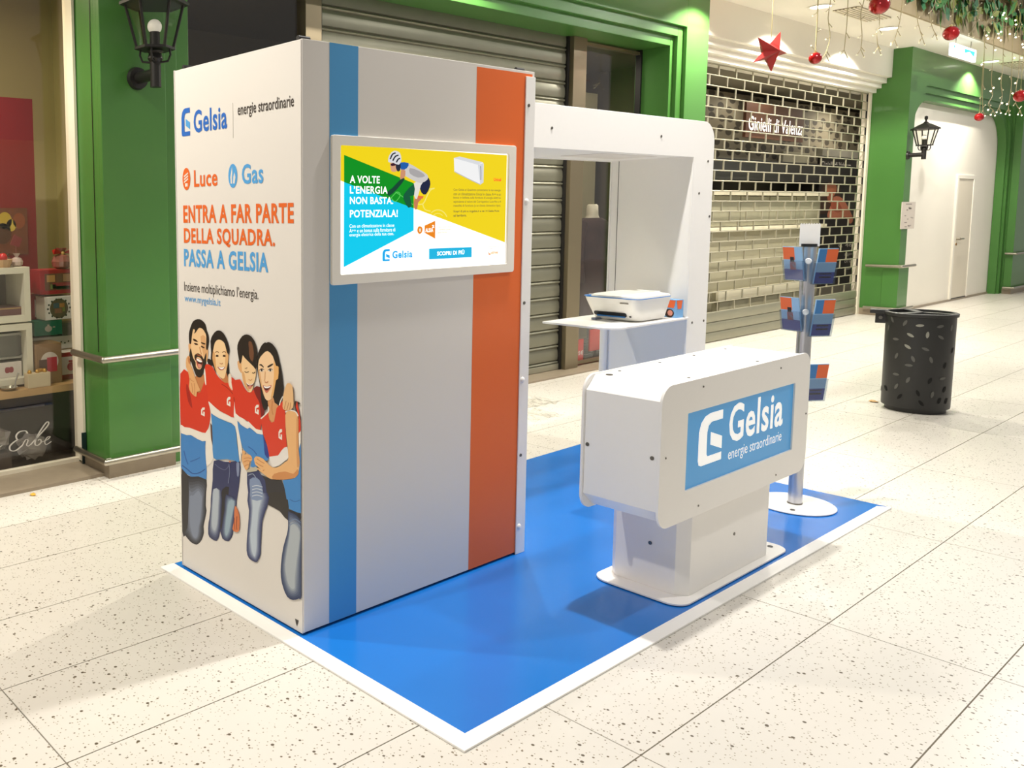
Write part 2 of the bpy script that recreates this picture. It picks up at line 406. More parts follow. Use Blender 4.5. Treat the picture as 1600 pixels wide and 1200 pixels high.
# ================================================================== SHUTTERS
SLAT = M('shutter_grey', (132, 130, 112), .42, .45, noise=.10, nscale=6)
rs = thing('roller_shutter', (2.43, 2.66, 0), 'closed grey roller shutter of horizontal slats behind the kiosk', 'shutter')
X0, X1 = 2.44, 5.62
def slat_mb(z, h, ang=0):
    # curved slat with a rolled bead along its lower edge
    y = 2.665; p = [(y, z+h), (y-.012, z+h*.80), (y-.016, z+h*.5), (y-.012, z+h*.24), (y+.004, z+h*.18), (y-.014, z+h*.13), (y-.018, z+h*.07), (y-.008, z), (y+.012, z), (y+.012, z+h)]
    return MB().prism(p, 0, X0, X1)
smb = slat_mb(0, .16); s0 = None
for k in range(20):
    if s0 is None:
        s0 = obj('slat', smb, SLAT, rs, smooth=50)
    else:
        o = s0.copy(); COL.objects.link(o); o.parent = rs
        o.location = (0, 0, .075+.16*k)
        continue
    s0.location = (0, 0, .075)
# s0 keeps mesh coordinates relative to the shutter base
obj('bottom_bar', MB().box(X0, X1, 2.64, 2.69, .018, .075), M('shutter_bar', (170, 168, 150), .35, .6), rs, smooth=0, bevel=.004)
obj("guide_rail", MB().box(2.421, 2.45, 2.63, 2.70, 0, 3.26), DARK, rs, smooth=0)
obj("guide_rail", MB().box(5.60, 5.631, 2.63, 2.70, 0, 3.26), DARK, rs, smooth=0)

GR = M('grille_metal', (184, 178, 156), .35, .55); GP = M('grille_panel', (150, 148, 128), .4, .5, noise=.08, nscale=5)
gs = thing('grille_shutter', (7.6, 2.6, 0), 'closed see-through grille shutter with a brick pattern of metal bars', 'shutter')
GX0, GX1, GY = 7.6, 13.07, 2.60
rows = 24; gz0 = .36; gp = (3.24-gz0)/rows
bar0 = None; lk0 = None
for r in range(rows+1):
    if bar0 is None:
        bar0 = obj('bar', MB().cyl((GX0, GY, gz0), (GX1, GY, gz0), .0075, n=8), GR, gs, smooth=60)
    else:
        o = bar0.copy(); COL.objects.link(o); o.parent = gs; o.location = (0, 0, gp*r)
for r in range(rows):
    x = GX0+.30+(.215 if r % 2 else 0)
    while x < GX1:
        if lk0 is None:
            lk0 = obj('link', MB().box(x-.0085, x+.0085, GY-.007, GY+.007, gz0, gz0+gp), GR, gs, smooth=0); lx = x
        else:
            o = lk0.copy(); COL.objects.link(o); o.parent = gs; o.location = (x-lx, 0, gp*r)
        x += .43
for z0, z1 in ((.245, .36), (.125, .24), (.01, .12)):
    p = [(GY-.012, z1), (GY-.018, z1-.012), (GY-.018, z0+.02), (GY-.008, z0), (GY+.015, z0), (GY+.015, z1)]
    obj('panel', MB().prism(p, 0, GX0, GX1), GP, gs, smooth=30)
obj('lock', MB().cyl((11.02, GY-.018, .09), (11.02, GY-.04, .09), .045, n=16), STEEL, gs)
obj('rivet', MB().cyl((11.05, GY-.018, .30), (11.05, GY-.024, .30), .016, n=10), DARK, gs)
obj('guide_rail', MB().box(13.07, 13.15, 2.565, 2.66, 0, 3.25), CREAM, gs, smooth=0, bevel=.003)
obj('guide_slot', MB().box(13.065, 13.072, 2.59, 2.61, .36, 3.25), DARK, gs, smooth=0)
# ================================================================== KIOSK
WHT = M('kiosk_white', (246, 243, 238), .38, noise=.01, nscale=40)
WHP = M('panel_white', (226, 220, 212), .45)
BLUEM = M('mat_blue', (28, 118, 206), .2, spec=.5, noise=.04, nscale=5)
SCREW = M('screw_steel', (120, 116, 108), .35, .9)
INKB = M('print_blue', (82, 160, 218), .45); INKO = M('print_orange', (228, 104, 38), .45); INKD = M('print_dark', (62, 54, 48), .5)
INKN = M('print_navy_blue', (38, 104, 190), .45)

# ---- mat
mt = thing('floor_mat', (-.086, -.83, 0), 'glossy blue floor mat with white border under the kiosk', 'mat')
obj('mat_sheet', MB().prism([(-.086, -.83), (3.39, -.83), (3.39, .92), (-.086, .886)], 2, .0005, .005), BLUEM, mt, smooth=0)
mb = MB(); mb.prism([(-.087, -.831), (-.016, -.775), (-.016, .887), (-.087, .886)], 2, .001, .0075)
obj('border_strip', mb, M('border_white', (252, 250, 245), .4), mt, smooth=0)
mb = MB(); mb.prism([(-.087, -.831), (3.391, -.831), (3.391-.04, -.775), (-.016, -.775)], 2, .001, .0075)
obj('border_strip', mb, M('border_white', (252, 250, 245), .4), mt, smooth=0)

# ---- tower
W, D, H = 1.354, .836, 2.2
tw = thing('kiosk_tower', (0, 0, .006), 'tall white advertising tower with blue and orange stripes and a screen', 'kiosk')
obj('core', MB().box(.012, W-.004, .012, D-.004, .0065, H-.012), M('tower_core_black', (22, 20, 20), .6), tw, smooth=0)
fp = obj('front_panel', MB().box(.004, W, 0, .012, .016, H), WHP, tw, smooth=0, bevel=.0015)
sp = obj('side_panel', MB().box(0, .012, .004, D, .012, H-.002), WHP, tw, smooth=0, bevel=.0015)
obj('back_panel', MB().box(.0, W, D-.004, D+.004, .012, H), WHP, tw, smooth=0)
obj('side_panel', MB().box(W-.004, W, .012, D-.004, .012, H), WHP, tw, smooth=0)
obj('top_panel', MB().box(.012, W, .012, D, H-.012, H-.003), WHP, tw, smooth=0)
obj('stripe', MB().box(.132, .275, -.0006, 0, .0165, H-.0005), M('stripe_blue', (74, 152, 206), .45), fp, smooth=0)
obj('stripe', MB().box(.957, 1.338, -.0006, 0, .0165, H-.012), M('stripe_orange', (233, 106, 36), .45), fp, smooth=0)
es = obj('edge_strip', MB().box(1.287, W, -.006, -.0008, .006, 2.176), WHT, tw, smooth=0, bevel=.001)
for z in (1.631, .825, .136):
    obj('dome_cap', MB().ball((1.307, -.006, z), .014, 14, 8, (1, .6, 1)), WHT, es)
for z in (2.051, 1.177, .475):
    obj('screw', MB().cyl((1.307, -.006, z), (1.307, -.009, z), .0075, n=12), SCREW, es)
for x, y in ((.03, .03), (.03, D-.06), (1.28, .03)):
    mb = MB(); mb.cyl((x-.022, y, H+.007), (x+.03, y, H+.007), .0095, n=12); mb.cyl((x, y, H-.004), (x, y, H+.007), .008, n=10)
    obj('lifting_knob', mb, DARK, tw)
# screen in the front panel
def sub(x0, x1, z0, z1, r): return rrect(x0, x1, z0, z1, r, 5)
fr = obj('screen_frame', MB().ring(sub(.135, 1.22, 1.322, 1.872, .012), sub(.178, 1.169, 1.36, 1.836, .008), 1, -.012, .002), M('frame_cream', (246, 240, 228), .45), tw, smooth=30, bevel=.002)
obj('display', MB().box(.176, 1.171, -.003, 0, 1.358, 1.838), M('display_white', (255, 255, 255), .3, emit=.82), tw, smooth=0)

# ---- white arch: beam from the tower to the leg, shelf on the leg
ar2 = thing('kiosk_arch', (3.24, .4, .006), 'white beam and leg joined to the tower, carrying a small shelf', 'kiosk frame')
def archpoly(x0, x1, zt, xi, zi, r):
    c = [(x1-r+r*math.cos(.5*PI*k/10), zt-r+r*math.sin(.5*PI*k/10)) for k in range(11)]
    return [(xi, .006), (x1, .006)]+c+[(x0, zt), (x0, zi), (xi, zi)]
obj('front_plate', MB().prism(archpoly(W, 3.356, 2.10, 3.118, 1.89, .115), 1, .157, .167), WHT, ar2, smooth=30, bevel=.0015)
body = MB(); body.prism([(3.122, .006), (3.346, .006), (3.346, 1.98), (3.24, 2.09), (W, 2.09), (W, 1.894), (3.122, 1.894)], 1, .167, .665)
obj('frame_body', body, WHT, ar2, smooth=0)
obj('back_plate', MB().prism(archpoly(W, 3.356, 2.10, 3.116, 1.888, .115), 1, .665, .675), WHT, ar2, smooth=30)
obj('joint', MB().box(3.1205, 3.1225, .619, .622, .96, 1.89), INKD, ar2, smooth=0)
obj('soffit_hatch', MB().box(2.35, 2.9, .26, .52, 1.892, 1.8935), WHP, ar2, smooth=0)
for px, py in ((862, 200), (1033, 213), (1106, 252), (1092, 302), (1108, 338), (1081, 504), (1099, 501)):
    q = at(px, py, 1, .157)
    obj('screw', MB().cyl((q.x, .157, q.z), (q.x, .1535, q.z), .007, n=10), SCREW, ar2)
sh = obj('shelf', MB().prism(rrect(2.318, 3.121, .148, .588, .09, 8, (1, 0, 0, 0)), 2, .944, .955), WHT, ar2, smooth=30, bevel=.001)
obj('support_post', MB().prism(rrect(3.085, 3.121, .652, .698, .017, 5), 2, .006, .944), WHT, ar2, smooth=40)
obj('screw', MB().cyl((3.10, .165, .955), (3.10, .165, .958), .007, n=10), SCREW, sh)

# ---- counter
ct = thing('display_counter', (1.78, -.56, .006), 'white pedestal counter with rounded front plate and a blue screen', 'counter')
obj('base_plate', MB().prism(rrect(1.325, 2.335, -.757, -.36, .07, 8), 2, .0085, .016), WHT, ct, smooth=30, bevel=.001)
obj('base_ring', MB().prism(rrect(1.37, 2.29, -.72, -.40, .05, 8), 2, .0055, .0085), DARK, ct, smooth=30)
pp = [(1.415, -.68), (1.455, -.722), (2.16, -.722), (2.20, -.68), (2.20, -.42), (2.16, -.385), (1.455, -.385), (1.415, -.42)]
obj('pedestal', MB().prism(pp, 2, .016, .392), WHT, ct, smooth=0, bevel=.0015)
hp = [(1.124, .445), (1.19, .388), (2.36, .388), (2.424, .445), (2.424, .872), (2.365, .926), (1.185, .926), (1.124, .872)]
obj('head_body', MB().prism(hp, 1, -.748, -.438), WHT, ct, smooth=0, bevel=.001)
obj('front_plate', MB().ring(rrect(1.113, 2.436, .374, .931, .07, 8), rrect(1.312, 2.282, .494, .803, .004, 8), 1, -.758, -.748), WHT, ct, smooth=30, bevel=.001)
obj('back_plate', MB().prism(rrect(1.113, 2.436, .374, .931, .07, 8), 1, -.438, -.428), WHT, ct, smooth=30, bevel=.001)
obj('display', MB().box(1.311, 2.283, -.7505, -.749, .493, .804), M('counter_screen_blue', (66, 152, 212), .35, emit=.22), ct, smooth=0)
def dot(parent, c, n, r=.006, mat=None):
    c = Vector(c); n = Vector(n); obj('screw', MB().cyl(c, c+n*.0025, r, n=10), mat or SCREW, parent)
for px, py in ((918, 694), (1019, 716)): dot(ct, at(px, py, 0, 1.124), (-1, 0, 0), .008)
for px, py in ((1016, 848),): dot(ct, at(px, py, 0, 1.415), (-1, 0, 0), .008)
for px, py in ((1147, 834),): dot(ct, at(px, py, 1, -.722), (0, -1, 0), .007)
for px, py in ((1099, 604), (1040, 716), (1220, 575), (1259, 646), (1091, 790), (1212, 742)): dot(ct, at(px, py, 1, -.758), (0, -1, 0), .004)
for x, y in ((1.22, -.48), (1.33, -.46), (1.65, -.46), (1.40, -.71), (2.0, -.71), (1.95, -.46), (2.25, -.46)): dot(ct, (x, y, .926), (0, 0, 1), .006 if x > 1.25 else .014)
for x, y in ((2.28, -.69),): dot(ct, (x, y, .016), (0, 0, 1), .012, DARK)

# ---- brand mark: ring and small slanted window
def mark(name, O, U, V, w, h, m1, m2, parent):
    O, U, V = Vector(O), Vector(U), Vector(V)
    ring = [(1, 1), (.46, 1), (.24, .96), (.08, .85), (0, .68), (0, .12), (.04, .03), (.14, 0), (1, 0), (1, .155), (.40, .155), (.35, .20), (.35, .64), (.40, .76), (.52, .82), (1, .82)]
    a = MB().fill([O+U*(x*w)+V*(y*h) for x, y in ring]); o1 = obj(name, a, m1, parent, smooth=0)
    b = MB().fill([O+U*(x*w)+V*(y*h) for x, y in ((.50, .62), (1, .47), (1, .22), (.50, .37))]); obj(name, b, m2, parent, smooth=0)
    return o1
LW = M('screen_letter_white', (252, 252, 250), .4, emit=.35)
yy = -.7512
mark('logo_mark', (1.418, yy, .568), (1, 0, 0), (0, 0, 1), .195, .208, LW, LW, ct)
def tx_counter(name, s, x0, x1, z0, z1, bold): lettering(name, s, (x0, yy, z0), (1, 0, 0), (0, 0, 1), x1-x0, z1-z0, LW, ct, bold)
tx_counter('lettering', 'Gelsia', 1.672, 2.183, .622, .785, .02)
tx_counter('lettering', 'energie straordinarie', 1.675, 2.180, .538, .60, .0)

# ---- printing on the left side panel (s runs from the back edge towards the corner)
xs = -.0012
def tx_side(s, y0, y1, z0, z1, mat, bold=0., parent=None):
    return lettering('lettering', s, (xs, y0, z0), (0, -1, 0), (0, 0, 1), y0-y1, z1-z0, mat, sp, bold)
mark('logo_mark', (xs, .783, 1.918), (0, -1, 0), (0, 0, 1), .065, .115, INKN, INKB, sp)
tx_side('Gelsia', .690, .452, 1.925, 2.018, INKN, .02)
obj('divider', MB().box(xs, xs+.0008, .412, .4135, 1.885, 2.02), M('print_grey', (190, 184, 172), .5), sp)
tx_side('energie straordinarie', .380, .042, 1.955, 2.012, INKD, .012)
tx_side('Luce', .694, .523, 1.702, 1.772, INKO, .02)
tx_side('Gas', .357, .222, 1.703, 1.78, INKB, .02)
def badge(yc, zc, mat, kind):
    pts = [(xs, yc-.030*math.cos(2*PI*k/24), zc+.047*math.sin(2*PI*k/24)) for k in range(24)]
    b = obj('badge', MB().fill(pts), mat, sp, smooth=0)
    x = xs-.0004; mb = MB()
    if kind == 'bulb':
        for k in range(3): mb.face([(x, yc+.018, zc+.014-k*.012), (x, yc-.014, zc+.028-k*.012), (x, yc-.014, zc+.021-k*.012), (x, yc+.018, zc+.007-k*.012)])
        mb.face([(x, yc+.010, zc-.018), (x, yc-.010, zc-.018), (x, yc-.010, zc-.032), (x, yc+.010, zc-.032)])
    else:
        mb.fill([(x, yc+.014, zc-.03), (x, yc+.016, zc-.005), (x, yc+.004, zc+.036), (x, yc+.002, zc+.012), (x, yc+.006, zc-.01), (x, yc+.004, zc-.03)])
        mb.fill([(x, yc-.002, zc-.03), (x, yc-.004, zc-.004), (x, yc-.012, zc+.014), (x, yc-.018, zc-.006), (x, yc-.012, zc-.03)])
    obj('badge_sign', mb, WHP, b, smooth=0)
badge(.752, 1.738, INKO, 'bulb'); badge(.417, 1.738, INKB, 'flame')
tx_side('ENTRA A FAR PARTE', .781, .045, 1.553, 1.627, INKO, .03)
tx_side('DELLA SQUADRA.', .779, .154, 1.455, 1.531, INKO, .03)
tx_side('PASSA A GELSIA', .781, .196, 1.366, 1.442, INKB, .03)
tx_side('Insieme moltiplichiamo l\u2019energia.', .783, .258, 1.247, 1.30, INKD, .0)
tx_side('www.mygelsia.it', .781, .512, 1.205, 1.243, INKB, .006)
obj('crest', MB().fill([(xs, q.y, q.z) for q in (at(461, 966.5, 0, xs), at(466.5, 969.5, 0, xs), at(465.5, 974, 0, xs), at(463.8, 978.5, 0, xs), at(462, 973, 0, xs))]), INKD, sp, smooth=0)
# ---- printed family on the side panel and the advert on the display, as layers of ink traced in their own planes
CROPS = {'A': (278, 490, 9.23), 'B': (360, 510, 8.0), 'C': (278, 600, 9.23), 'D': (360, 630, 8.0), 'E': (278, 720, 8.571), 'F': (360, 770, 6.667), 'T': (500, 180, 4.0)}
class Ink:
    def __init__(s, crop_plane): s.mb = MB(); s.z = 0; s.pl = crop_plane
    def pt(s, crop, q, lift):
        cx, cy, sc = CROPS[crop]; px, py = cx+q[0]/sc, cy+q[1]/sc
        if s.pl == 'side':
            r = at(px, py, 0, 0.); return (-.0004-lift, min(max(r.y, .005), .8345), r.z)
        r = at(px, py, 1, -.003); return (r.x, -.0034-lift, r.z)
    def poly(s, crop, pts, rgb, smooth=2):
        s.z += .00006; s.mb.k = lin(rgb)
        if smooth > 1: pts = spline(pts, smooth)
        s.mb.fill([s.pt(crop, q, s.z) for q in pts]); return s
    def grad(s, crop, outer, inner, c0, c1, n=7):
        for k in range(n):
            t = k/(n-1); q = t**1.15
            s.poly(crop, [(a[0]+(b[0]-a[0])*t, a[1]+(b[1]-a[1])*t) for a, b in zip(outer, inner)], tuple(c0[i]+(c1[i]-c0[i])*q for i in range(3)))
        return s
    def line(s, crop, pts, w, rgb, closed=False):
        pts = spline(pts, 3, closed); L = []; R = []
        m = len(pts)
        for i, q in enumerate(pts):
            a = pts[max(i-1, 0)]; b = pts[min(i+1, m-1)]; dx, dy = b[0]-a[0], b[1]-a[1]; l = math.hypot(dx, dy) or 1
            L.append((q[0]-dy/l*w/2, q[1]+dx/l*w/2)); R.append((q[0]+dy/l*w/2, q[1]-dx/l*w/2))
        return s.poly(crop, L+R[::-1], rgb, 1)
SK = (226, 172, 116); SK2 = (240, 200, 150); SKD = (196, 128, 78); RED = (214, 58, 34); BLU = (64, 130, 196); WH = (238, 230, 218); BLK = (34, 28, 24); NAVY = (38, 44, 78); JL = (168, 182, 196)
def gsign(k, crop, x, y, w, h):
    k.poly(crop, [(x+w, y), (x+w*.4, y), (x, y+h*.25), (x, y+h*.8), (x+w, y+h), (x+w, y+h*.5), (x+w*.6, y+h*.45), (x+w*.6, y+h*.72), (x+w*.32, y+h*.66), (x+w*.32, y+h*.36), (x+w, y+h*.24)], WH, 1)
# man
k = Ink('side')
k.grad('E', [(52,100),(120,180),(180,212),(280,208),(385,255),(380,420),(375,600),(385,670),(365,780),(345,880),(350,960),(320,1060),(270,1115),(230,1118),(170,1085),(100,1000),(60,940)], [(160,480),(200,470),(240,430),(280,400),(320,480),(320,560),(315,650),(310,700),(300,800),(280,880),(275,940),(265,1000),(250,1030),(225,1030),(200,1000),(180,930),(160,800)], (40, 40, 46), (128, 138, 158))
k.poly('E', [(50,180),(130,190),(150,420),(140,700),(130,900),(60,900)], (46, 44, 46))
k.poly('A', [(260,900),(385,880),(395,1000),(340,1150),(280,1130),(230,1000)], SKD)
k.poly('C', [(38,-150),(150,-172),(190,-60),(280,110),(330,110),(385,-40),(415,-10),(440,200),(470,400),(465,520),(440,640),(400,705),(300,680),(170,630),(100,625),(45,585)], RED)
k.poly('C', [(140,0),(190,200),(210,350),(150,250),(120,60)], (168, 40, 30))
k.poly('C', [(45,588),(100,622),(170,630),(300,680),(400,706),(450,630),(480,780),(500,900),(520,1060),(420,1190),(400,990),(405,820),(360,825),(280,790),(190,735),(130,735),(48,702)], WH)
k.poly('C', [(48,708),(130,738),(190,737),(280,792),(360,827),(403,822),(395,900),(405,1060),(415,1200),(48,1200)], BLU, 1)
k.poly('E', [(48,0),(380,0),(388,140),(385,250),(340,232),(280,208),(180,212),(120,175),(50,95)], BLU, 1)
k.line('E', [(60,60),(140,120),(200,170),(290,160),(370,110)], 14, (38, 84, 150)); k.line('C', [(90,960),(120,1080),(150,1160)], 16, (44, 96, 168)); k.line('C', [(180,1120),(260,1090),(320,1060)], 12, (44, 96, 168))
gsign(k, 'C', 338, 338, 52, 130)
k.poly('A', [(200,260),(250,200),(330,200),(390,250),(415,330),(415,600),(400,720),(370,800),(330,860),(260,800),(200,650),(190,430)], SK2)
k.poly('A', [(330,330),(400,330),(412,560),(400,680),(370,600),(350,480)], (222, 170, 118))
k.poly('A', [(155,450),(190,425),(195,560),(170,572)], SK); k.poly('A', [(412,520),(442,520),(432,650),(410,690)], SK)
k.poly('A', [(185,500),(205,560),(225,640),(260,700),(262,760),(290,800),(330,800),(350,760),(365,690),(385,640),(415,560),(412,700),(385,820),(350,900),(310,920),(265,890),(230,800),(195,700),(165,640)], (44, 38, 30))
k.poly('A', [(245,600),(295,572),(350,610),(380,670),(365,695),(330,640),(280,625),(262,675),(248,655)], (48, 38, 28))
k.poly('A', [(262,640),(310,655),(362,685),(345,760),(318,790),(290,770)], (176, 74, 60)); k.poly('A', [(266,648),(310,668),(357,685),(345,735),(300,722)], (60, 24, 18)); k.poly('A', [(274,645),(312,660),(352,684),(340,702),(286,682)], (250, 246, 240)); k.poly('A', [(296,725),(342,735),(334,775),(302,775)], (222, 150, 130))
k.poly('A', [(170,425),(163,300),(185,200),(225,110),(290,80),(350,95),(400,150),(420,240),(446,310),(452,400),(432,520),(412,500),(415,330),(395,270),(360,220),(310,205),(262,270),(240,285),(252,240),(225,225),(206,330),(195,430)], BLK)
k.poly('A', [(226,362),(262,372),(296,408),(262,402),(230,388)], (54, 36, 22)); k.poly('A', [(342,412),(398,428),(392,446),(346,430)], (54, 36, 22))
k.poly('A', [(236,424),(276,426),(298,446),(258,448)], (70, 44, 28)); k.poly('A', [(342,462),(388,484),(382,500),(344,482)], (70, 44, 28)); k.poly('A', [(278,580),(346,600),(336,616),(284,602)], (150, 84, 50))
k.line('A', [(318,480),(330,540),(345,585)], 10, (210, 150, 100))
k.poly('A', [(125,650),(160,605),(182,640),(165,690),(210,780),(250,900),(300,1040),(330,1110),(280,1130),(275,1195),(245,1185),(190,1130),(165,1050),(175,950),(150,830),(125,770)], SK)
for q in (((205,1000),(215,1090),(215,1140)), ((240,1000),(250,1090),(245,1170)), ((180,930),(200,960),(240,980))): k.line('A', q, 8, SKD)
k.poly('A', [(148,640),(170,625),(185,700),(165,720)], SKD)
obj('printed_man', k.mb, vcol_mat('poster_ink'), sp, smooth=0, ink=True)
# girl
k = Ink('side'); k.z = .0012
k.poly('C', [(470,560),(500,600),(508,900),(484,790)], (92, 58, 36), 1)
k.poly('E', [(485,0),(620,10),(700,15),(835,10),(835,200),(820,350),(790,540),(770,650),(750,850),(740,980),(700,1060),(670,1078),(600,1040),(570,940),(555,1010),(520,1072),(450,1040),(410,980),(415,820),(440,700),(445,500),(470,250)], (44, 50, 92))
k.poly('E', [(600,380),(690,350),(660,560),(620,800),(575,930),(575,700),(585,500)], (30, 28, 36))
k.grad('E', [(470,380),(585,400),(585,700),(562,950),(520,1066),(450,1034),(413,970),(422,800),(450,550)], [(485,380),(550,390),(545,600),(535,800),(510,920),(480,920),(460,850),(465,700),(475,500)], (44, 52, 90), (176, 186, 196))
k.grad('E', [(650,450),(792,530),(770,650),(750,850),(735,980),(670,1075),(600,1030),(592,900),(630,650)], [(690,540),(760,540),(740,680),(710,820),(690,930),(655,1000),(640,950),(645,850),(665,680)], (44, 52, 90), (150, 172, 186))
k.line('E', [(500,40),(560,90),(640,120),(690,60)], 10, (90, 96, 130)); k.line('E', [(690,40),(700,150),(680,300)], 8, (120, 128, 158)); k.poly('E', [(690,0),(715,0),(712,22),(694,20)], (200, 120, 80), 1); k.poly('E', [(790,30),(830,30),(825,190),(800,200)], (130, 140, 170))
k.poly('A', [(440,650),(505,680),(512,750),(440,722)], BLK)
k.poly('A', [(720,740),(738,715),(745,900),(722,985),(700,900)], BLK)
k.poly('A', [(590,860),(705,840),(735,1005),(690,1000),(640,955)], SKD)
k.poly('C', [(395,-235),(430,-290),(510,-245),(560,-145),(640,-55),(690,-18),(735,-15),(790,80),(820,250),(820,480),(720,440),(620,390),(520,310),(450,245),(440,180),(415,-5)], (218, 62, 34))
k.line('C', [(640,0),(730,60),(800,140)], 10, (160, 40, 26))
k.poly('A', [(384,830),(400,800),(418,1018),(400,1004)], WH); k.poly('A', [(735,880),(775,880),(785,1030),(800,1110),(775,1090),(740,1020)], (232, 204, 170)); k.line('A', [(785,905),(765,1010),(800,1100)], 12, WH)
k.poly('C', [(450,246),(520,312),(620,392),(720,442),(822,488),(818,380),(825,262),(845,300),(850,430),(870,540),(905,800),(922,1050),(900,1115),(870,850),(835,610),(720,540),(600,490),(520,440),(490,412),(465,320)], WH)
k.poly('C', [(488,425),(520,445),(600,492),(720,545),(835,612),(860,850),(895,1112),(840,1108),(720,1082),(620,1087),(520,1062),(510,800),(500,560)], (68, 138, 200))
gsign(k, 'C', 715, 185, 52, 140)
k.poly('A', [(540,420),(590,375),(640,385),(690,440),(708,510),(738,560),(732,700),(705,840),(680,930),(640,930),(600,895),(560,830),(525,740),(505,640),(520,520)], (242, 206, 156))
k.poly('A', [(505,560),(540,560),(560,760),(570,850),(528,750),(505,650)], (216, 162, 104)); k.poly('A', [(700,520),(738,565),(732,700),(705,820),(690,700)], (226, 176, 118))
k.poly('A', [(484,640),(490,560),(480,400),(510,310),(570,245),(640,255),(690,320),(730,420),(752,520),(735,592),(704,505),(682,425),(640,385),(590,375),(545,415),(520,520),(506,640),(530,740),(560,860),(510,740)], BLK)
for x in (555, 657): k.poly('A', [(x,606),(x+18,592),(x+42,604),(x+36,622),(x+6,620)], (50, 30, 20)); k.line('A', [(x-6,560),(x+20,546),(x+46,560)], 9, (120, 76, 44))
k.poly('A', [(584,764),(640,772),(692,764),(668,806),(630,815),(600,795)], (170, 60, 46)); k.poly('A', [(594,768),(640,776),(684,768),(660,798),(628,800)], (252, 248, 242)); k.line('A', [(615,715),(640,725),(660,712)], 10, (196, 130, 84))
k.poly('E', [(775,600),(810,650),(835,750),(830,930),(780,950),(740,910),(760,820),(765,700)], (210, 116, 66)); k.line('E', [(800,740),(795,860),(800,920)], 10, (130, 56, 30)); k.line('E', [(770,760),(768,850),(775,920)], 8, (150, 70, 40))
obj('printed_girl', k.mb, MATS['poster_ink'], sp, smooth=0, ink=True)
# boy
k = Ink('side'); k.z = .0024
k.poly('D', [(360,880),(520,950),(640,960),(690,1080),(720,1200),(470,1200),(440,960)], (46, 44, 48)); k.poly('F', [(395,0),(590,0),(612,80),(606,285),(520,190),(410,130),(390,100)], (48, 44, 42))
k.poly('D', [(215,860),(350,830),(440,960),(470,1200),(240,1200),(215,1000)], (50, 58, 100), 1)
k.grad('F', [(190,0),(390,0),(400,100),(375,180),(340,290),(330,420),(322,560),(320,640),(290,710),(265,720),(200,680),(175,600),(180,460),(190,350),(200,180)], [(240,0),(330,10),(320,100),(300,180),(290,290),(280,400),(280,520),(275,600),(265,650),(255,660),(235,620),(225,560),(215,440),(230,300),(240,150)], (46, 54, 96), (186, 198, 210))
k.poly('D', [(250,950),(340,930),(400,1020),(410,1200),(270,1200),(255,1080)], (128, 146, 178))
for yy2 in (1040, 1080, 1120, 1160): k.line('D', [(280,yy2),(340,yy2-14),(410,yy2+6)], 9, (206, 214, 222))
k.poly('D', [(20,-330),(70,-290),(130,-300),(165,-230),(230,-140),(300,-170),(390,-190),(440,60),(400,180),(385,330),(330,320),(225,225),(170,190),(75,125),(60,-50),(20,-200)], RED)
k.poly('D', [(300,-190),(390,-200),(445,50),(395,190),(375,0),(335,-80)], (126, 30, 26))
k.poly('D', [(-10,-350),(20,-350),(22,-260),(40,-160),(20,-200),(0,-230)], (236, 220, 200))
k.poly('D', [(62,-20),(75,125),(170,190),(225,235),(235,225),(330,320),(400,335),(415,390),(370,385),(340,375),(250,300),(225,318),(140,265),(95,220),(130,430),(155,560),(150,640),(120,500),(80,300),(52,150)], WH)
k.poly('D', [(98,225),(140,268),(225,320),(250,303),(340,378),(415,393),(440,470),(480,560),(492,690),(430,720),(340,660),(310,700),(350,790),(260,790),(280,680),(200,600),(160,550),(120,380)], (70, 136, 200))
k.poly('D', [(420,400),(450,490),(490,600),(490,690),(440,640),(430,520)], (44, 62, 140)); k.line('D', [(230,540),(290,580),(340,640)], 10, (40, 88, 160))
gsign(k, 'D', 318, 18, 46, 125)
k.poly('D', [(160,640),(250,640),(280,680),(280,712),(250,740),(240,800),(205,838),(175,780),(155,720)], SK); k.poly('D', [(158,588),(196,600),(186,640),(160,632)], SK)
for q in (((180,690),(230,680),(275,690)), ((175,735),(220,715),(260,725)), ((185,790),(215,770),(245,765))): k.line('D', q, 9, SKD)
k.poly('D', [(225,830),(330,790),(352,835),(300,852),(220,862)], (190, 182, 160)); k.line('D', [(230,900),(290,880),(330,930)], 10, (150, 160, 180))
k.poly('B', [(150,420),(165,355),(230,420),(310,500),(330,560),(325,640),(300,720),(285,800),(255,825),(225,800),(190,740),(165,660),(150,560)], (240, 202, 152)); k.poly('B', [(160,560),(190,600),(210,720),(250,800),(225,800),(190,740),(165,660)], (220, 168, 112))
k.poly('B', [(100,440),(125,430),(150,470),(155,580),(130,560),(108,510)], SK)
k.poly('B', [(98,280),(110,200),(160,120),(220,100),(280,130),(325,220),(346,330),(342,450),(332,535),(300,500),(240,440),(190,390),(165,360),(150,440),(130,462),(115,400)], (38, 30, 24)); k.poly('B', [(240,190),(280,200),(305,330),(290,440),(250,380),(245,280)], (112, 72, 48))
k.poly('B', [(208,700),(250,728),(302,708),(282,752),(245,770),(225,742)], (110, 40, 30)); k.line('B', [(215,705),(250,732),(295,714)], 8, (250, 240, 230)); k.poly('B', [(232,750),(278,735),(270,775),(245,782)], (214, 130, 110))
k.line('B', [(190,562),(215,574),(242,562)], 9, (60, 36, 22)); k.line('B', [(286,576),(304,584),(322,566)], 9, (60, 36, 22)); k.line('B', [(195,525),(225,515)], 7, (110, 70, 40)); k.line('B', [(240,660),(265,672),(285,655)], 9, (206, 146, 96))
obj('printed_boy', k.mb, MATS['poster_ink'], sp, smooth=0, ink=True)
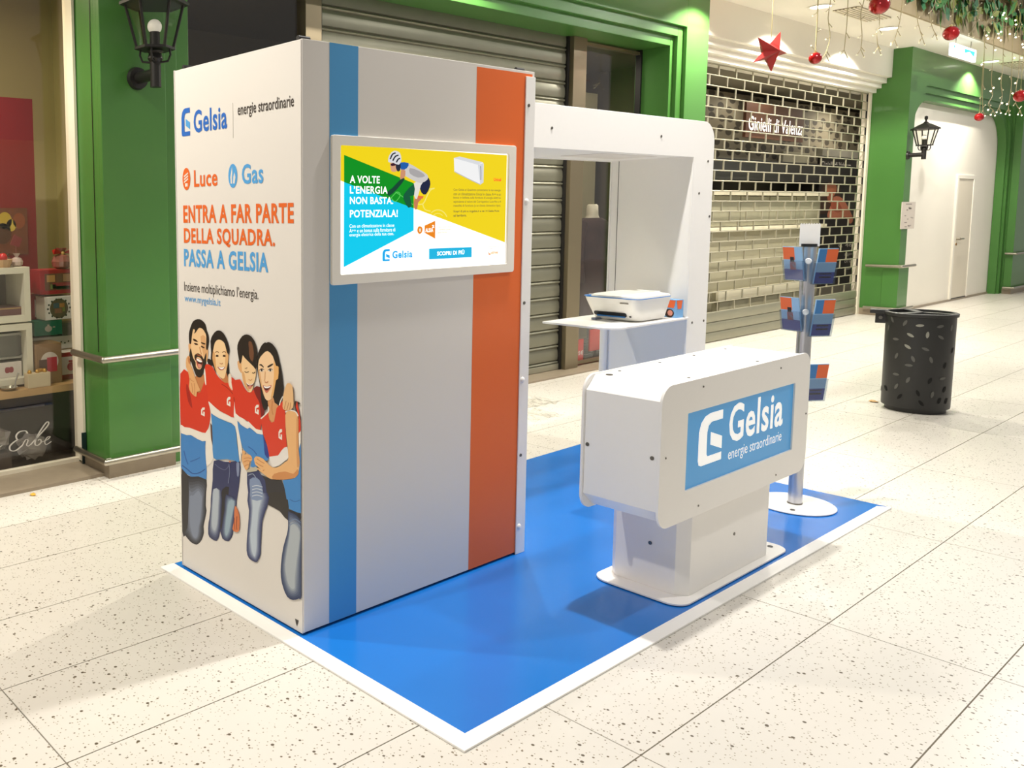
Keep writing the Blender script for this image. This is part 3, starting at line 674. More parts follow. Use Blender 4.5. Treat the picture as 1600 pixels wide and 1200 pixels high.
# woman
k = Ink('side'); k.z = .0036
k.grad('F', [(610,200),(640,190),(755,300),(755,560),(750,800),(755,1080),(720,1100),(660,1115),(600,1080),(560,990),(535,880),(535,740),(560,560),(600,420),(610,330)], [(640,330),(680,330),(730,400),(720,560),(700,700),(680,880),(680,980),(665,1000),(640,990),(610,940),(590,850),(580,750),(600,600),(620,480),(630,400)], (42, 56, 92), (172, 180, 186))
k.line('F', [(620,300),(680,270),(745,310)], 10, (110, 130, 160)); k.line('F', [(620,340),(690,310),(750,360)], 8, (120, 138, 164))
k.poly('F', [(595,0),(758,0),(758,215),(700,200),(620,165),(610,80)], (64, 134, 198), 1); k.line('F', [(620,60),(680,90),(740,70)], 8, (44, 96, 160)); k.poly('F', [(620,170),(700,205),(757,222),(757,290),(690,225),(625,195)], (30, 30, 40))
k.poly('D', [(870,565),(918,510),(918,1200),(715,1200),(690,1060),(665,960),(780,945),(850,905),(880,740)], (64, 134, 198), 1)
k.poly('B', [(820,930),(890,960),(840,990),(860,1090),(920,1150),(870,1170),(840,1100),(815,1000)], (54, 40, 32))
k.poly('D', [(828,40),(845,-30),(870,100),(900,250),(905,345),(865,375),(865,150)], RED, 1); k.poly('D', [(865,377),(905,347),(918,500),(870,560)], WH, 1)
k.poly('B', [(360,330),(400,240),(440,200),(465,204),(490,195),(540,220),(590,300),(620,420),(650,560),(666,700),(672,800),(640,930),(615,985),(560,950),(490,1000),(440,1052),(400,940),(385,760),(350,560),(345,420)], BLK)
k.poly('B', [(480,900),(545,880),(565,950),(615,992),(590,1080),(560,1180),(525,1195),(488,1120),(488,1000)], (214, 152, 100)); k.line('B', [(540,930),(530,1020),(545,1100)], 14, SKD)
k.poly('D', [(390,200),(490,95),(490,150),(505,215),(530,240),(560,225),(590,60),(640,0),(690,-60),(700,90),(700,300),(720,540),(650,590),(610,650),(500,667),(470,520),(420,380)], (216, 62, 38), 1)
k.line('D', [(392,192),(440,150),(490,95),(486,40)], 14, WH); k.line('B', [(625,985),(645,920),(672,870)], 12, WH)
k.poly('D', [(500,667),(610,650),(650,590),(720,540),(744,670),(690,720),(620,775),(545,794),(520,740)], (232, 226, 220))
gsign(k, 'D', 616, 322, 44, 138)
k.poly('D', [(310,690),(345,660),(420,690),(470,740),(540,800),(620,790),(700,730),(740,680),(712,400),(700,150),(740,90),(830,100),(865,200),(865,560),(882,740),(850,900),(780,940),(660,952),(520,945),(440,890),(350,820),(362,808),(420,840),(330,770),(316,730)], (232, 180, 122))
k.poly('D', [(560,880),(700,850),(800,880),(850,820),(868,860),(850,900),(780,940),(660,952),(540,945)], (206, 140, 84)); k.poly('D', [(840,200),(865,200),(865,560),(880,740),(850,800),(840,560)], (210, 150, 96))
for q in (((345,690),(400,730),(440,750)), ((330,735),(380,770),(425,790)), ((420,840),(440,830))): k.line('D', q, 9, SKD)
k.line('D', [(700,110),(750,85),(830,105),(862,160)], 14, WH)
k.poly('B', [(370,420),(420,345),(480,305),(545,370),(585,490),(618,505),(612,650),(585,672),(560,820),(540,890),(490,925),(450,900),(415,800),(375,640),(362,540)], (242, 204, 160)); k.poly('B', [(555,420),(585,490),(618,505),(612,650),(585,672),(560,820),(535,890),(520,880),(550,740),(560,560)], (232, 176, 108)); k.poly('B', [(364,540),(385,560),(420,790),(455,895),(415,800),(375,640)], (222, 172, 120))
k.poly('B', [(373,480),(400,468),(432,502),(424,512),(400,490)], (48, 34, 26)); k.poly('B', [(478,496),(540,462),(548,478),(492,512)], (48, 34, 26))
for x, y in ((406, 546), (514, 546)):
    k.poly('B', [(x-26,y+2),(x,y-18),(x+26,y-6),(x+14,y+14),(x-12,y+16)], (236, 226, 214)); k.poly('B', [(x-10,y-14),(x+10,y-12),(x+10,y+12),(x-8,y+12)], (56, 42, 34)); k.line('B', [(x-30,y+2),(x,y-20),(x+30,y-6)], 7, (60, 40, 30))
k.poly('B', [(422,732),(470,748),(530,730),(512,775),(470,832),(440,790)], (204, 112, 90)); k.poly('B', [(430,738),(470,752),(522,740),(505,775),(470,800),(442,780)], (90, 30, 24)); k.poly('B', [(432,738),(470,752),(520,740),(500,764),(450,768)], (252, 248, 244)); k.line('B', [(445,690),(470,700),(490,680)], 10, (206, 140, 100)); k.line('B', [(450,560),(445,640),(440,680)], 9, (224, 172, 124))
k.poly('B', [(680,850),(710,740),(740,705),(790,740),(805,900),(800,1010),(740,1050),(690,1040),(670,1000)], (228, 184, 132))
for q in (((715,930),(700,990),(690,1035)), ((745,950),(735,1000),(720,1045)), ((770,950),(765,1000),(755,1040))): k.line('B', q, 9, (190, 130, 84))
obj('printed_woman', k.mb, MATS['poster_ink'], sp, smooth=0, ink=True)

# ---- advert on the screen
k = Ink('screen'); inkm = vcol_mat('screen_ink', .3, .95); YEL = (252, 222, 20)
k.poly('T', [(118,183),(1168,250),(1155,795),(118,405)], YEL, 1)
k.poly('T', [(150,418),(585,582),(585,720),(148,950)], (0, 212, 248), 1)
k.poly('T', [(150,248),(585,425),(585,582),(150,418)], (0, 150, 30), 1)
obj('advert_ground', k.mb, inkm, tw, smooth=0, ink=True)
k = Ink('screen'); k.z = .0006; LY = (255, 240, 120)
k.line('T', [(585,548),(640,556),(670,500),(690,468),(712,458)], 7, LY); k.line('T', [(640,556),(655,590),(690,600)], 6, LY); k.line('T', [(650,470),(680,462),(715,456)], 6, LY)
k.line('T', [(735+66*math.cos(a), 680+88*math.sin(a)) for a in [PI+.9+.17*i for i in range(11)]], 6, LY); k.line('T', [(735+50*math.cos(a), 680+66*math.sin(a)) for a in [PI+.95+.16*i for i in range(9)]], 4, LY)
k.line('T', [(440,520),(480,480),(500,500),(470,540),(445,520)], 5, (90, 210, 90)); k.line('T', [(470,480),(530,520),(580,560)], 5, (90, 210, 90))
k.poly('T', [(590,510),(642,512),(612,545),(606,585),(588,582)], (206, 130, 90)); k.poly('T', [(588,500),(646,506),(640,522),(590,516)], (240, 120, 60), 1)
k.poly('T', [(622,430),(665,385),(686,412),(684,450),(660,495),(632,484)], (24, 34, 66))
k.poly('T', [(585,425),(650,400),(628,440),(604,525),(586,500)], (236, 232, 224))
k.poly('T', [(585,430),(586,500),(560,505),(572,560),(550,578),(522,530),(525,490)], (8, 92, 60))
k.poly('T', [(500,305),(545,298),(620,340),(668,372),(670,402),(630,424),(590,412),(540,385),(508,360)], (214, 210, 206)); k.poly('T', [(560,330),(620,350),(655,380),(610,390),(560,365)], (176, 172, 172)); k.poly('T', [(498,296),(552,300),(540,332),(506,342)], (26, 96, 176))
k.poly('T', [(506,340),(532,348),(524,398),(500,404),(500,372)], (214, 150, 112)); k.poly('T', [(500,402),(528,398),(480,462),(430,505),(418,480),(450,455)], (12, 70, 50))
k.poly('T', [(436,300),(462,298),(484,326),(474,352),(446,352),(438,330)], (224, 168, 132)); k.poly('T', [(440,304),(476,296),(480,310),(446,318)], (60, 16, 40)); k.poly('T', [(470,310),(500,300),(498,345),(480,350)], (36, 40, 60))
k.poly('T', [(424,292),(430,252),(460,222),(496,235),(506,280),(490,310),(455,298)], (226, 226, 230))
for q in (((436,275),(450,245),(470,236)), ((452,285),(468,258),(488,250)), ((474,295),(486,275),(498,270))): k.line('T', q, 9, (44, 50, 60))
obj('advert_cyclist', k.mb, inkm, tw, smooth=0, ink=True)
k = Ink('screen'); k.z = .0009
k.poly('T', [(835,268),(870,258),(1015,294),(1022,305),(1020,420),(1000,435),(838,355)], (252, 252, 252), 1); k.poly('T', [(835,268),(870,258),(1015,294),(985,310)], (226, 228, 232), 1); k.poly('T', [(985,310),(1020,300),(1020,420),(1000,435)], (222, 224, 228), 1); k.line('T', [(1002,318),(1004,360),(1003,405)], 5, (150, 150, 156)); k.line('T', [(838,352),(920,395),(1000,433)], 5, (196, 196, 200))
obj('advert_air_conditioner', k.mb, inkm, tw, smooth=0, ink=True)
k = Ink('screen'); k.z = .0012
k.poly('T', [(680,834),(946,824),(946,887),(680,901)], (28, 190, 236), 1)
obj('advert_button', k.mb, inkm, tw, smooth=0, ink=True)
k = Ink('screen'); k.z = .0012
k.poly('T', [(652,690),(718,660),(718,772),(652,735)], (246, 140, 24), 1); k.poly('T', [(606,718),(612,698),(624,694),(636,702),(639,718),(632,736),(620,742),(610,734)], (246, 140, 24))
k.poly('T', [(618,708),(628,708),(628,728),(618,728)], (255, 240, 210), 1)
k.line('T', [(1034,788),(1033,850),(1032,905)], 2, (200, 200, 204))
k.poly('T', [(1050,850),(1060,870),(1068,852),(1064,872),(1052,872)], (246, 150, 40), 1)
obj('advert_icons', k.mb, inkm, tw, smooth=0, ink=True)
def E(name, rgb, e=.95): return M(name, rgb, .4, emit=e)
EW = E('screen_white', (255, 255, 255)); EC = E('screen_cyan', (0, 150, 214), .8); EO = E('screen_orange', (244, 120, 10), .8); EG = E('screen_grey', (96, 88, 40)); ER = E('screen_red', (232, 40, 30))
def tx_screen(s, x0, y0, x1, y1, mat, bold=0., shift=0):
    # x0,y0 = top left, x1,y1 = bottom right of the line in the traced crop
    a = at(500+x0/4, 180+y1/4, 1, -.003); b = at(500+x1/4, 180+y0/4+ (x1-x0)*0, 1, -.003); t = at(500+x0/4, 180+y0/4, 1, -.003)
    return lettering('lettering', s, (a.x, -.0048-shift, a.z), (1, 0, 0), (0, 0, 1), b.x-a.x, t.z-a.z, mat, tw, bold)
tx_screen('A VOLTE', 185, 376, 372, 424, EW, .022); tx_screen('L\u2019ENERGIA', 185, 442, 422, 490, EW, .022); tx_screen('NON BASTA.', 185, 510, 455, 556, EW, .022); tx_screen('POTENZIALA!', 185, 592, 484, 640, EW, .022)
tx_screen('Con un climatizzatore in classe', 182, 682, 462, 704, EW); tx_screen('A++ e un bonus sulla fornitura di', 182, 710, 468, 734, EW); tx_screen('energia elettrica della tua casa.', 182, 738, 460, 764, EW)
tx_screen('SCOPRI DI PI\u00d9', 730, 846, 900, 878, EW, .025)
tx_screen('Gelsia', 450, 848, 576, 896, EC, .035)
a = at(500+388/4, 180+914/4, 1, -.003); mark('logo_mark', (a.x, -.0048, a.z), (1, 0, 0), (0, 0, 1), .040, .047, EC, EC, tw)
tx_screen('Unical', 1084, 391, 1130, 412, ER, .03)
for i, s in enumerate(('Con Gelsia al Quadrato potenziamo la tua energia', 'con un climatizzatore Unical in classe A++ e un', 'bonus in bolletta sulla fornitura di energia elettrica', 'equivalente al valore del Corrispettivo Luce fino a 4', 'mensilit\u00e0 di fornitura (a un cliente domestico tipo).')):
    tx_screen(s, 832, 458+25*i, 1128, 476+25*i, EG, .012)
tx_screen('Scopri di pi\u00f9 su mygelsia.it e nei 14 Gelsia Point', 832, 594, 1118, 611, EG, .03); tx_screen('sul territorio.', 832, 618, 914, 635, EG, .03)
tx_screen('ALSIA', 656, 706, 706, 732, EW, .03); tx_screen('2', 698, 686, 712, 704, EW, .04)
for i, s in enumerate(('Il gas e la luce verde,', 'e conviene passare a', 'Gelsia Mercato.')): tx_screen(s, 732, 694+16*i, (822, 828, 796)[i], 707+16*i, EO)
tx_screen('Un\u2019offerta commerciale', 1050, 818, 1118, 826, EG); tx_screen('di Gelsia', 1050, 830, 1078, 838, EG); tx_screen('strive', 1068, 848, 1110, 870, EO, .02)
# ================================================================== WALL FIXTURES
CLEAR = glass('clear_glass', (250, 250, 246), .7)
def lantern(name, x, yw, zc, label, s=1.0, lit=False):
    # wall lantern: round wall plate at (x, yw, zc), arm, post and six-sided glazed head
    t = thing(name, (x, yw, zc), label, 'lantern', 'black wall lanterns on the green piers')
    yo = yw-.215*s
    obj('wall_plate', MB().cyl((x, yw, zc), (x, yw-.028*s, zc), .068*s, .062*s, 24), IRON, t)
    obj('arm', MB().cyl((x, yw-.02*s, zc), (x, yo, zc), .033*s, n=18), IRON, t)
    mb = MB(); mb.cyl((x, yo, zc-.075*s), (x, yo, zc+.11*s), .032*s, n=18); obj('post', mb, IRON, t)
    z0 = zc+.115*s
    obj('cup', MB().lathe([(.032*s, 0), (.045*s, .02*s), (.036*s, .05*s), (.05*s, .062*s)], (x, yo, z0-.05*s), 18), IRON, t)
    for k in range(4):
        a = PI/4+k*PI/2; c, q = math.cos(a), math.sin(a)
        obj('bracket', MB().tube([(x+c*.03*s, yo+q*.03*s, z0-.05*s), (x+c*.075*s, yo+q*.075*s, z0-.045*s), (x+c*.09*s, yo+q*.09*s, z0-.01*s), (x+c*.085*s, yo+q*.085*s, z0+.035*s)], .0065*s, 8), IRON, t)
    zb = z0+.035*s; zt = zb+.235*s; rb, rt = .105*s, .165*s
    obj('base_ring', MB().lathe([(rb-.03*s, 0), (rb+.012*s, 0), (rb+.012*s, .014*s), (rb-.03*s, .014*s)], (x, yo, zb-.014*s), 6, PI/6), IRON, t, smooth=0)
    for k in range(6):
        a = PI/6+k*PI/3; b = a+PI/3
        p = [(x+rb*math.cos(a), yo+rb*math.sin(a), zb), (x+rb*math.cos(b), yo+rb*math.sin(b), zb), (x+rt*math.cos(b), yo+rt*math.sin(b), zt), (x+rt*math.cos(a), yo+rt*math.sin(a), zt)]
        obj('glass_pane', MB().face(p), CLEAR, t, smooth=0)
        obj('glazing_bar', MB().tube([p[0], p[3]], .0085*s, 6), IRON, t)
    roof = obj('roof', MB().lathe([(rt+.035*s, 0), (rt+.035*s, .016*s), (.10*s, .075*s), (.045*s, .10*s), (.02*s, .125*s), (.0, .127*s)], (x, yo, zt), 6, PI/6), IRON, t, smooth=0)
    obj('finial', MB().lathe([(.012*s, 0), (.012*s, .03*s), (.022*s, .045*s), (.022*s, .085*s), (.0, .095*s)], (x, yo, zt+.12*s), 14), IRON, roof)
    obj('socket', MB().cyl((x, yo, zb), (x, yo, zb+.085*s), .03*s, n=16), IRON, t)
    obj('bulb', MB().ball((x, yo, zb+.115*s), .042*s, 18, 12), M('bulb_opal', (246, 240, 228), .3, emit=.25), t)
    return t
lantern('wall_lantern', .632, 2.248, 2.395, 'black wall lantern on the green pier above the tower')
lantern('wall_lantern', 13.21, 2.108, 2.33, 'black wall lantern at the left edge of the far white arch', .9)

def rail(name, pts, r, z, label, legs):
    t = thing(name, (pts[0][0], pts[0][1], z), label, 'handrail', 'steel bumper rails on the green piers')
    mb = MB(); path = []
    for i, p in enumerate(pts):
        path.append((p[0], p[1], z))
    # separate straight lengths joined by a ball corner
    for a, b in zip(path, path[1:]): mb.cyl(a, b, r, n=14)
    for p in path[1:-1]: mb.ball(p, r, 12, 8)
    obj('tube', mb, STEEL, t)
    for a, b in legs:
        obj('bracket', MB().cyl((a[0], a[1], z), (b[0], b[1], z), r*.5, n=10), STEEL, t)
    return t
for z, r, pos in ((.735, .021, 'upper'), (.115, .02, 'lower')):
    rail('bumper_rail', [(.335, 2.60), (.335, 2.195), (1.0, 2.195)], r, z, pos+' steel bumper rail wrapped round the green pier beside the tower', [((.335, 2.25), (.395, 2.25)), ((.70, 2.195), (.70, 2.25))])
    rail('bumper_rail', [(13.10, 2.5), (13.10, 2.055), (13.65, 2.055)], r*1.05, z, pos+' steel bumper rail on the green pier behind the litter bin', [((13.10, 2.2), (13.16, 2.2)), ((13.45, 2.055), (13.45, 2.11))])
    rail('bumper_rail', [(18.52, 2.10), (18.52, 1.945), (20.5, 1.945)], r*1.05, z, pos+' steel bumper rail on the farthest green pier at the right edge', [((18.52, 2.0), (18.58, 2.0)), ((19.5, 1.945), (19.5, 2.0))])

# notice sheet on the far pier
nt_ = thing('notice_sheet', (13.28, 2.03, 1.27), 'white printed notice on the green pier under the far lantern', 'notice')
PAPER = M('notice_paper', (214, 204, 192), .5)
obj('sheet', MB().box(13.06, 13.62, 2.088, 2.094, 1.275, 1.665), PAPER, nt_, smooth=0); obj('mount', MB().box(13.27, 13.48, 2.094, 2.109, 1.3, 1.64), DARK, nt_, smooth=0)
GI = M('notice_ink', (150, 140, 132), .5)
obj('heading', MB().box(13.22, 13.46, 2.0868, 2.088, 1.625, 1.64), GI, nt_, smooth=0)
random.seed(3)
for k in range(13):
    x = random.uniform(13.1, 13.5); z = random.uniform(1.29, 1.6)
    obj('plan_mark', MB().box(x, x+random.uniform(.03, .1), 2.0868, 2.088, z, z+random.uniform(.006, .02)), GI, nt_, smooth=0)

# recessed downlights and air vents in the ceiling strip
LENS = M('downlight_lens', (255, 250, 238), .3, emit=6.)
names = {-1.6: 'round recessed downlight above the gift shop window', 3.3: 'round recessed downlight above the roller shutter', 7.25: 'round recessed downlight above the green portal corner', 9.26: 'round recessed downlight in the ceiling right of the red star', 11.35: 'round recessed downlight between the icicle lights and the exit sign', 15.75: 'round recessed downlight in the ceiling right of the exit sign'}
for x in DOWN:
    t = thing('downlight', (x, 1.85, 3.85), names[x], 'downlight', 'downlights along the shop fronts')
    obj('trim_ring', MB().lathe([(.125, 0), (.135, -.004), (.135, -.008), (.105, -.010), (.10, 0)], (x, 1.85, 3.85), 28), WHITEW, t)
    obj('lens', MB().lathe([(.0, -.004), (.10, -.004), (.10, -.001), (0, -.001)], (x, 1.85, 3.85), 28), LENS, t)
def vent(x, y, lab):
    t = thing('air_vent', (x, y, 3.85), lab, 'vent', 'slotted ceiling vents')
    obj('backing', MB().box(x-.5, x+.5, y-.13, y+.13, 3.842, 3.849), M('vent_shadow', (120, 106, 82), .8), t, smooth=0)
    for k in range(7):
        yy_ = y-.12+k*.04; obj('slat', MB().box(x-.5, x+.5, yy_-.011, yy_+.011, 3.832, 3.842), CREAM, t, smooth=0)
vent(10.1, 1.72, 'slotted air vent in the ceiling behind the icicle lights'); vent(16.6, 1.70, 'slotted air vent in the ceiling near the right edge')

# emergency exit sign hanging under the ceiling
ex = thing('exit_sign', (12.95, 1.52, 3.85), 'glowing white emergency exit sign under the ceiling', 'exit sign')
q0, q1 = at(1484, 91, 1, 1.52), at(1523, 88, 1, 1.52); qt = at(1484, 69, 1, 1.52)
ez0, ez1 = q0.z+.04, q0.z+.04+.165
obj('light_box', MB().prism(rrect(q0.x, q1.x, ez0, ez1, .02, 4), 1, 1.505, 1.535), M('exit_white', (240, 252, 255), .3, emit=2.2), ex, smooth=30)
GRN = M('exit_green', (40, 190, 190), .3, emit=2.2); xm = (q0.x+q1.x)/2; ww = (q1.x-q0.x)
obj('arrow_field', MB().fill([(xm+.0*ww, 1.504, ez1-.03), (xm+.44*ww, 1.504, ez1-.03), (xm+.40*ww, 1.504, ez0+.06), (xm+.22*ww, 1.504, ez1-.05), (xm+.02*ww, 1.504, ez0+.08)]), GRN, ex, smooth=0)
obj('runner_field', MB().fill([(xm-.44*ww, 1.504, ez1-.03), (xm-.37*ww, 1.504, ez1-.03), (xm-.42*ww, 1.504, ez0+.08)]), GRN, ex, smooth=0)
for x in (q0.x+.2, q1.x-.2): obj('hanger', MB().cyl((x, 1.52, ez1), (x, 1.52, 3.85), .006, n=8), STEEL, ex)
# ================================================================== OBJECTS ON AND AROUND THE KIOSK
# ---- printer on the shelf (its output side turned to the left)
PW = M('printer_white', (238, 236, 230), .32); PB = M('printer_blue', (44, 120, 196), .4); PD = M('printer_black', (20, 22, 26), .35)
pr = thing('printer', (2.80, .345, .955), 'white inkjet printer with blue trim on the kiosk shelf', 'printer')
def sect(y0, y1, x0, x1, z, r): return [(a, b, z) for a, b in rrect(x0, x1, y0, y1, r, 6)]
body = MB().loft([sect(.215, .475, 2.672, 2.96, .957, .045), sect(.20, .488, 2.655, 2.975, .965, .05), sect(.186, .505, 2.622, 2.985, 1.03, .05), sect(.176, .516, 2.604, 2.99, 1.072, .05), sect(.172, .52, 2.600, 2.992, 1.088, .05)])
obj('housing', body, PW, pr, smooth=50)
obj('trim_line', MB().loft([sect(.174, .518, 2.602, 2.99, 1.088, .05), sect(.174, .518, 2.602, 2.99, 1.0925, .05)]), PB, pr, smooth=50)
lid = obj('lid', MB().loft([sect(.176, .485, 2.606, 2.985, 1.0925, .045), sect(.178, .483, 2.608, 2.983, 1.102, .045), sect(.195, .47, 2.63, 2.96, 1.108, .05)]), PW, pr, smooth=50)
obj('control_panel', MB().loft([sect(.488, .515, 2.606, 2.80, 1.0925, .012), sect(.49, .513, 2.61, 2.79, 1.097, .012)]), PB, pr, smooth=50)
obj('button', MB().lathe([(.011, 0), (.011, .003), (0, .004)], (2.66, .50, 1.097), 14), PW, pr)
obj('hinge', MB().box(2.975, 3.0, .26, .40, 1.09, 1.112), PW, pr, bevel=.004)
# paper slot across the front, tilted with the housing
def slot(y0, y1, z0, z1, dx, r): return [(2.655-(z-.965)*.508-dx, y, z) for y, z in rrect(y0, y1, z0, z1, r, 5)]
def plate(out, thick):
    mb = MB(); n = len(out); mb.add(out+[(p[0]+thick, p[1], p[2]) for p in out], [tuple(range(n)), tuple(range(2*n-1, n-1, -1))]+[(i, n+i, n+(i+1) % n, (i+1) % n) for i in range(n)]); return mb
obj('paper_slot', plate(slot(.262, .462, .981, 1.006, .004, .011), .012), PD, pr, smooth=40)
obj('output_lip', plate(slot(.272, .445, .977, .985, .007, .003), .012), PB, pr, smooth=40)
obj('usb_port', plate(slot(.236, .247, .982, .990, .004, .002), .006), PD, pr, smooth=0)
obj('badge', plate(slot(.235, .285, 1.060, 1.066, .002, .002), .004), SCREW, pr, smooth=0)
mb = MB(); mb.prism([(2.60, .43), (2.68, .43), (2.68, .458), (2.61, .462)], 2, .9555, .966)
obj('output_tray', mb, M('tray_grey', (120, 130, 150), .4), pr, smooth=0)

# ---- leaflet pack beside the printer
lp = thing('leaflet_box', (3.07, .22, .955), 'small blue and orange leaflet dispenser beside the printer', 'leaflets')
o3 = [(3.02, .175), (3.085, .165), (3.10, .25), (3.035, .26)]
PBL = M('leaflet_blue', (120, 172, 220), .4)
obj('card_stack', MB().prism(o3, 2, .956, 1.062), PBL, lp, smooth=0)
def q3(u, v): # point on the pack's left face: u along, v height
    a, b = Vector((3.035, .26, 0)), Vector((3.02, .175, 0)); p = a+(b-a)*u; return (p.x-.0012, p.y-.0003, .956+v*.106)
def q4(u, v):
    a, b = Vector((3.02, .175, 0)), Vector((3.085, .165, 0)); p = a+(b-a)*u; return (p.x-.0003, p.y-.0012, .956+v*.106)
obj('orange_field', MB().fill([q3(.1, .97), q3(.95, .97), q3(.85, .55), q3(.3, .55)]), M('leaflet_orange', (236, 110, 60), .45), lp, smooth=0)
obj('orange_field', MB().fill([q4(.05, .97), q4(.85, .97), q4(.7, .5), q4(.2, .5)]), MATS['leaflet_orange'], lp, smooth=0)
obj('portrait', MB().fill([q3(.5+.36*math.cos(a), .24+.24*math.sin(a)) for a in [k*PI/8 for k in range(16)]]), M('leaflet_hair', (58, 36, 30), .5), lp, smooth=0)
obj('portrait_face', MB().fill([(q[0]-.0006, q[1]-.0002, q[2]) for q in [q3(.56+.2*math.cos(a), .26+.16*math.sin(a)) for a in [k*PI/8 for k in range(16)]]]), M('leaflet_skin', (224, 150, 130), .5), lp, smooth=0)

# ---- leaflet stand
PX, PY = 3.041, -.498
ls = thing('leaflet_stand', (PX, PY, .005), 'slim steel leaflet stand with round white base and clear pockets', 'leaflet stand')
obj('base_disc', MB().lathe([(0, 0), (.184, 0), (.19, .003), (.19, .007), (.186, .01), (0, .01)], (PX, PY, .0055), 48), WHT, ls)
obj('pole', MB().cyl((PX, PY, .0155), (PX, PY, 1.39), .034, n=28), M('pole_aluminium', (196, 196, 200), .28, .85), ls)
obj('pole_foot', MB().cyl((PX, PY, .0155), (PX, PY, .022), .036, n=28), SCREW, ls)
obj('cap', MB().cyl((PX, PY, 1.39), (PX, PY, 1.405), .036, n=28), DARK, ls)
obj('base_screw', MB().cyl((PX-.13, PY-.04, .0155), (PX-.13, PY-.04, .018), .012, n=12), SCREW, ls)
# view-independent frame of the stand: pockets look to four sides
Rv = Vector((.349, -.937, 0)); Fv = Vector((-.937, -.349, 0))
card = MB(); n = 9; zt = 1.505; w2 = .045
pts = [(-w2, 1.392), (w2, 1.392), (w2, zt)]+[(w2-(2*w2)*k/16, zt+(.008 if k % 2 else 0)) for k in range(1, 16)]+[(-w2, zt)]
fr0 = [Vector((PX, PY, 0))+Rv*a+Vector((0, 0, b)) for a, b in pts]; card.add([p+Fv*.003 for p in fr0]+[p-Fv*.003 for p in fr0], [tuple(range(len(pts))), tuple(range(2*len(pts)-1, len(pts)-1, -1))]+[(i, len(pts)+i, len(pts)+(i+1) % len(pts), (i+1) % len(pts)) for i in range(len(pts))])
obj('top_card', card, WHT, ls, smooth=0)
ACR = glass('acrylic', (236, 240, 244), .9)
LB = M('flyer_light_blue', (150, 190, 226), .4); LO = MATS['leaflet_orange']; LN = M('flyer_navy', (52, 66, 150), .4); LR = M('flyer_red', (206, 60, 60), .4); LK = M('flyer_black', (40, 34, 40), .5); LM = M('flyer_mid_blue', (60, 126, 190), .4)
def pocket(side, ztop, zlow, off=0):
    # side -1 left of the pole, +1 right; each pocket leans outwards at the top
    nrm = (Rv*side*.62+Fv*.78).normalized(); tan = Vector((0, 0, 1)).cross(nrm).normalized()
    c = Vector((PX, PY, 0))+Rv*(side*.052+.006 + off)+Fv*.050
    def P(u, z, d): return c+tan*u+nrm*(d+.030*(z-zlow)/(ztop-zlow))+Vector((0, 0, z))
    hw = .058; zf = zlow+(ztop-zlow)*.60
    def slab(u0, u1, z0, z1, d0, d1):
        mb = MB(); ps = [P(u, z, d) for d in (d0, d1) for u, z in ((u0, z0), (u1, z0), (u1, z1), (u0, z1))]
        return mb.add(ps, [(0, 1, 2, 3), (7, 6, 5, 4), (0, 4, 5, 1), (1, 5, 6, 2), (2, 6, 7, 3), (3, 7, 4, 0)])
    obj('pocket_back', slab(-hw, hw, zlow, zf+.01, .0, .0025), ACR, ls, smooth=0)
    obj('pocket_front', slab(-hw, hw, zlow, zf, .022, .0245), ACR, ls, smooth=0)
    obj('pocket_bottom', slab(-hw, hw, zlow, zlow+.0025, .0025, .022), ACR, ls, smooth=0)
    for s in (-hw, hw-.0025): obj('pocket_side', slab(s, s+.0025, zlow+.0025, zf, .0025, .022), ACR, ls, smooth=0)
    return P, slab, hw
def flyer(side, ztop, zlow, label, off=0):
    P, slab, hw = pocket(side, ztop, zlow, off)
    base = P(0, zlow, .012)
    f = thing('flyer', tuple(base), label, 'flyer', 'flyers in the clear pockets of the stand'); h = ztop-zlow
    sheet = obj('sheet', slab(-hw+.006, hw-.006, zlow+.004, ztop, .009, .017), LB, f, smooth=0)
    def ink(u0, u1, v0, v1, mat, nm, d=.0176): obj(nm, slab(u0, u1, zlow+h*v0, zlow+h*v1, d-.0005, d), mat, sheet, smooth=0)
    ink(-hw+.006, hw-.006, .03, .34, LN, 'navy_field'); ink(-hw+.006, hw-.006, .34, .62, LB, 'light_field')
    ink(-hw+.006 if side < 0 else -.01, .012 if side < 0 else hw-.006, .62, .98, LO, 'orange_field')
    if side < 0:
        ink(-.018, .016, .32, .56, LR, 'figure'); ink(-.014, .008, .56, .70, LK, 'figure_hair', .018)
    else:
        ink(-hw+.006, -.01, .62, .98, LM, 'blue_field'); ink(-.03, .035, .18, .22, LK, 'caption_line', .0182); ink(-.03, .035, .28, .31, LK, 'caption_line', .0182)
flyer(-1, 1.392, 1.215, 'blue and orange flyer in the upper left pocket of the stand')
flyer(1, 1.385, 1.20, 'blue and orange flyer in the upper right pocket of the stand')
flyer(-1, 1.13, .952, 'blue and orange flyer in the lower left pocket of the stand')
flyer(1, 1.125, .93, 'blue and orange flyer in the lower right pocket of the stand')
flyer(1, .79, .59, 'flyer in the lowest pocket, half hidden behind the counter', -.012)
for z in (1.316, 1.05):
    c = Vector((PX, PY, z))+Fv*.034; obj('pocket_bolt', MB().cyl(c, c+Fv*.012, .016, .013, 16), WHT, ls)

# ---- litter bin
BX, BY = 6.262, -.105; BR = .224
BINM = M('bin_charcoal', (46, 46, 46), .42, .2, noise=.06, nscale=20)
bn = thing('litter_bin', (BX, BY, 0), 'black round litter bin with leaf-shaped cutouts', 'litter bin')
BH = .775
obj('drum', MB().lathe([(.195, .0), (.197, .035), (BR-.006, .036), (BR-.004, .05), (BR-.002, BH-.03), (BR+.010, BH-.026), (BR+.012, BH-.004), (BR+.006, BH), (BR-.018, BH), (BR-.022, BH-.03), (.15, BH-.06), (0, BH-.06)], (BX, BY, 0), 56), BINM, bn, smooth=30)
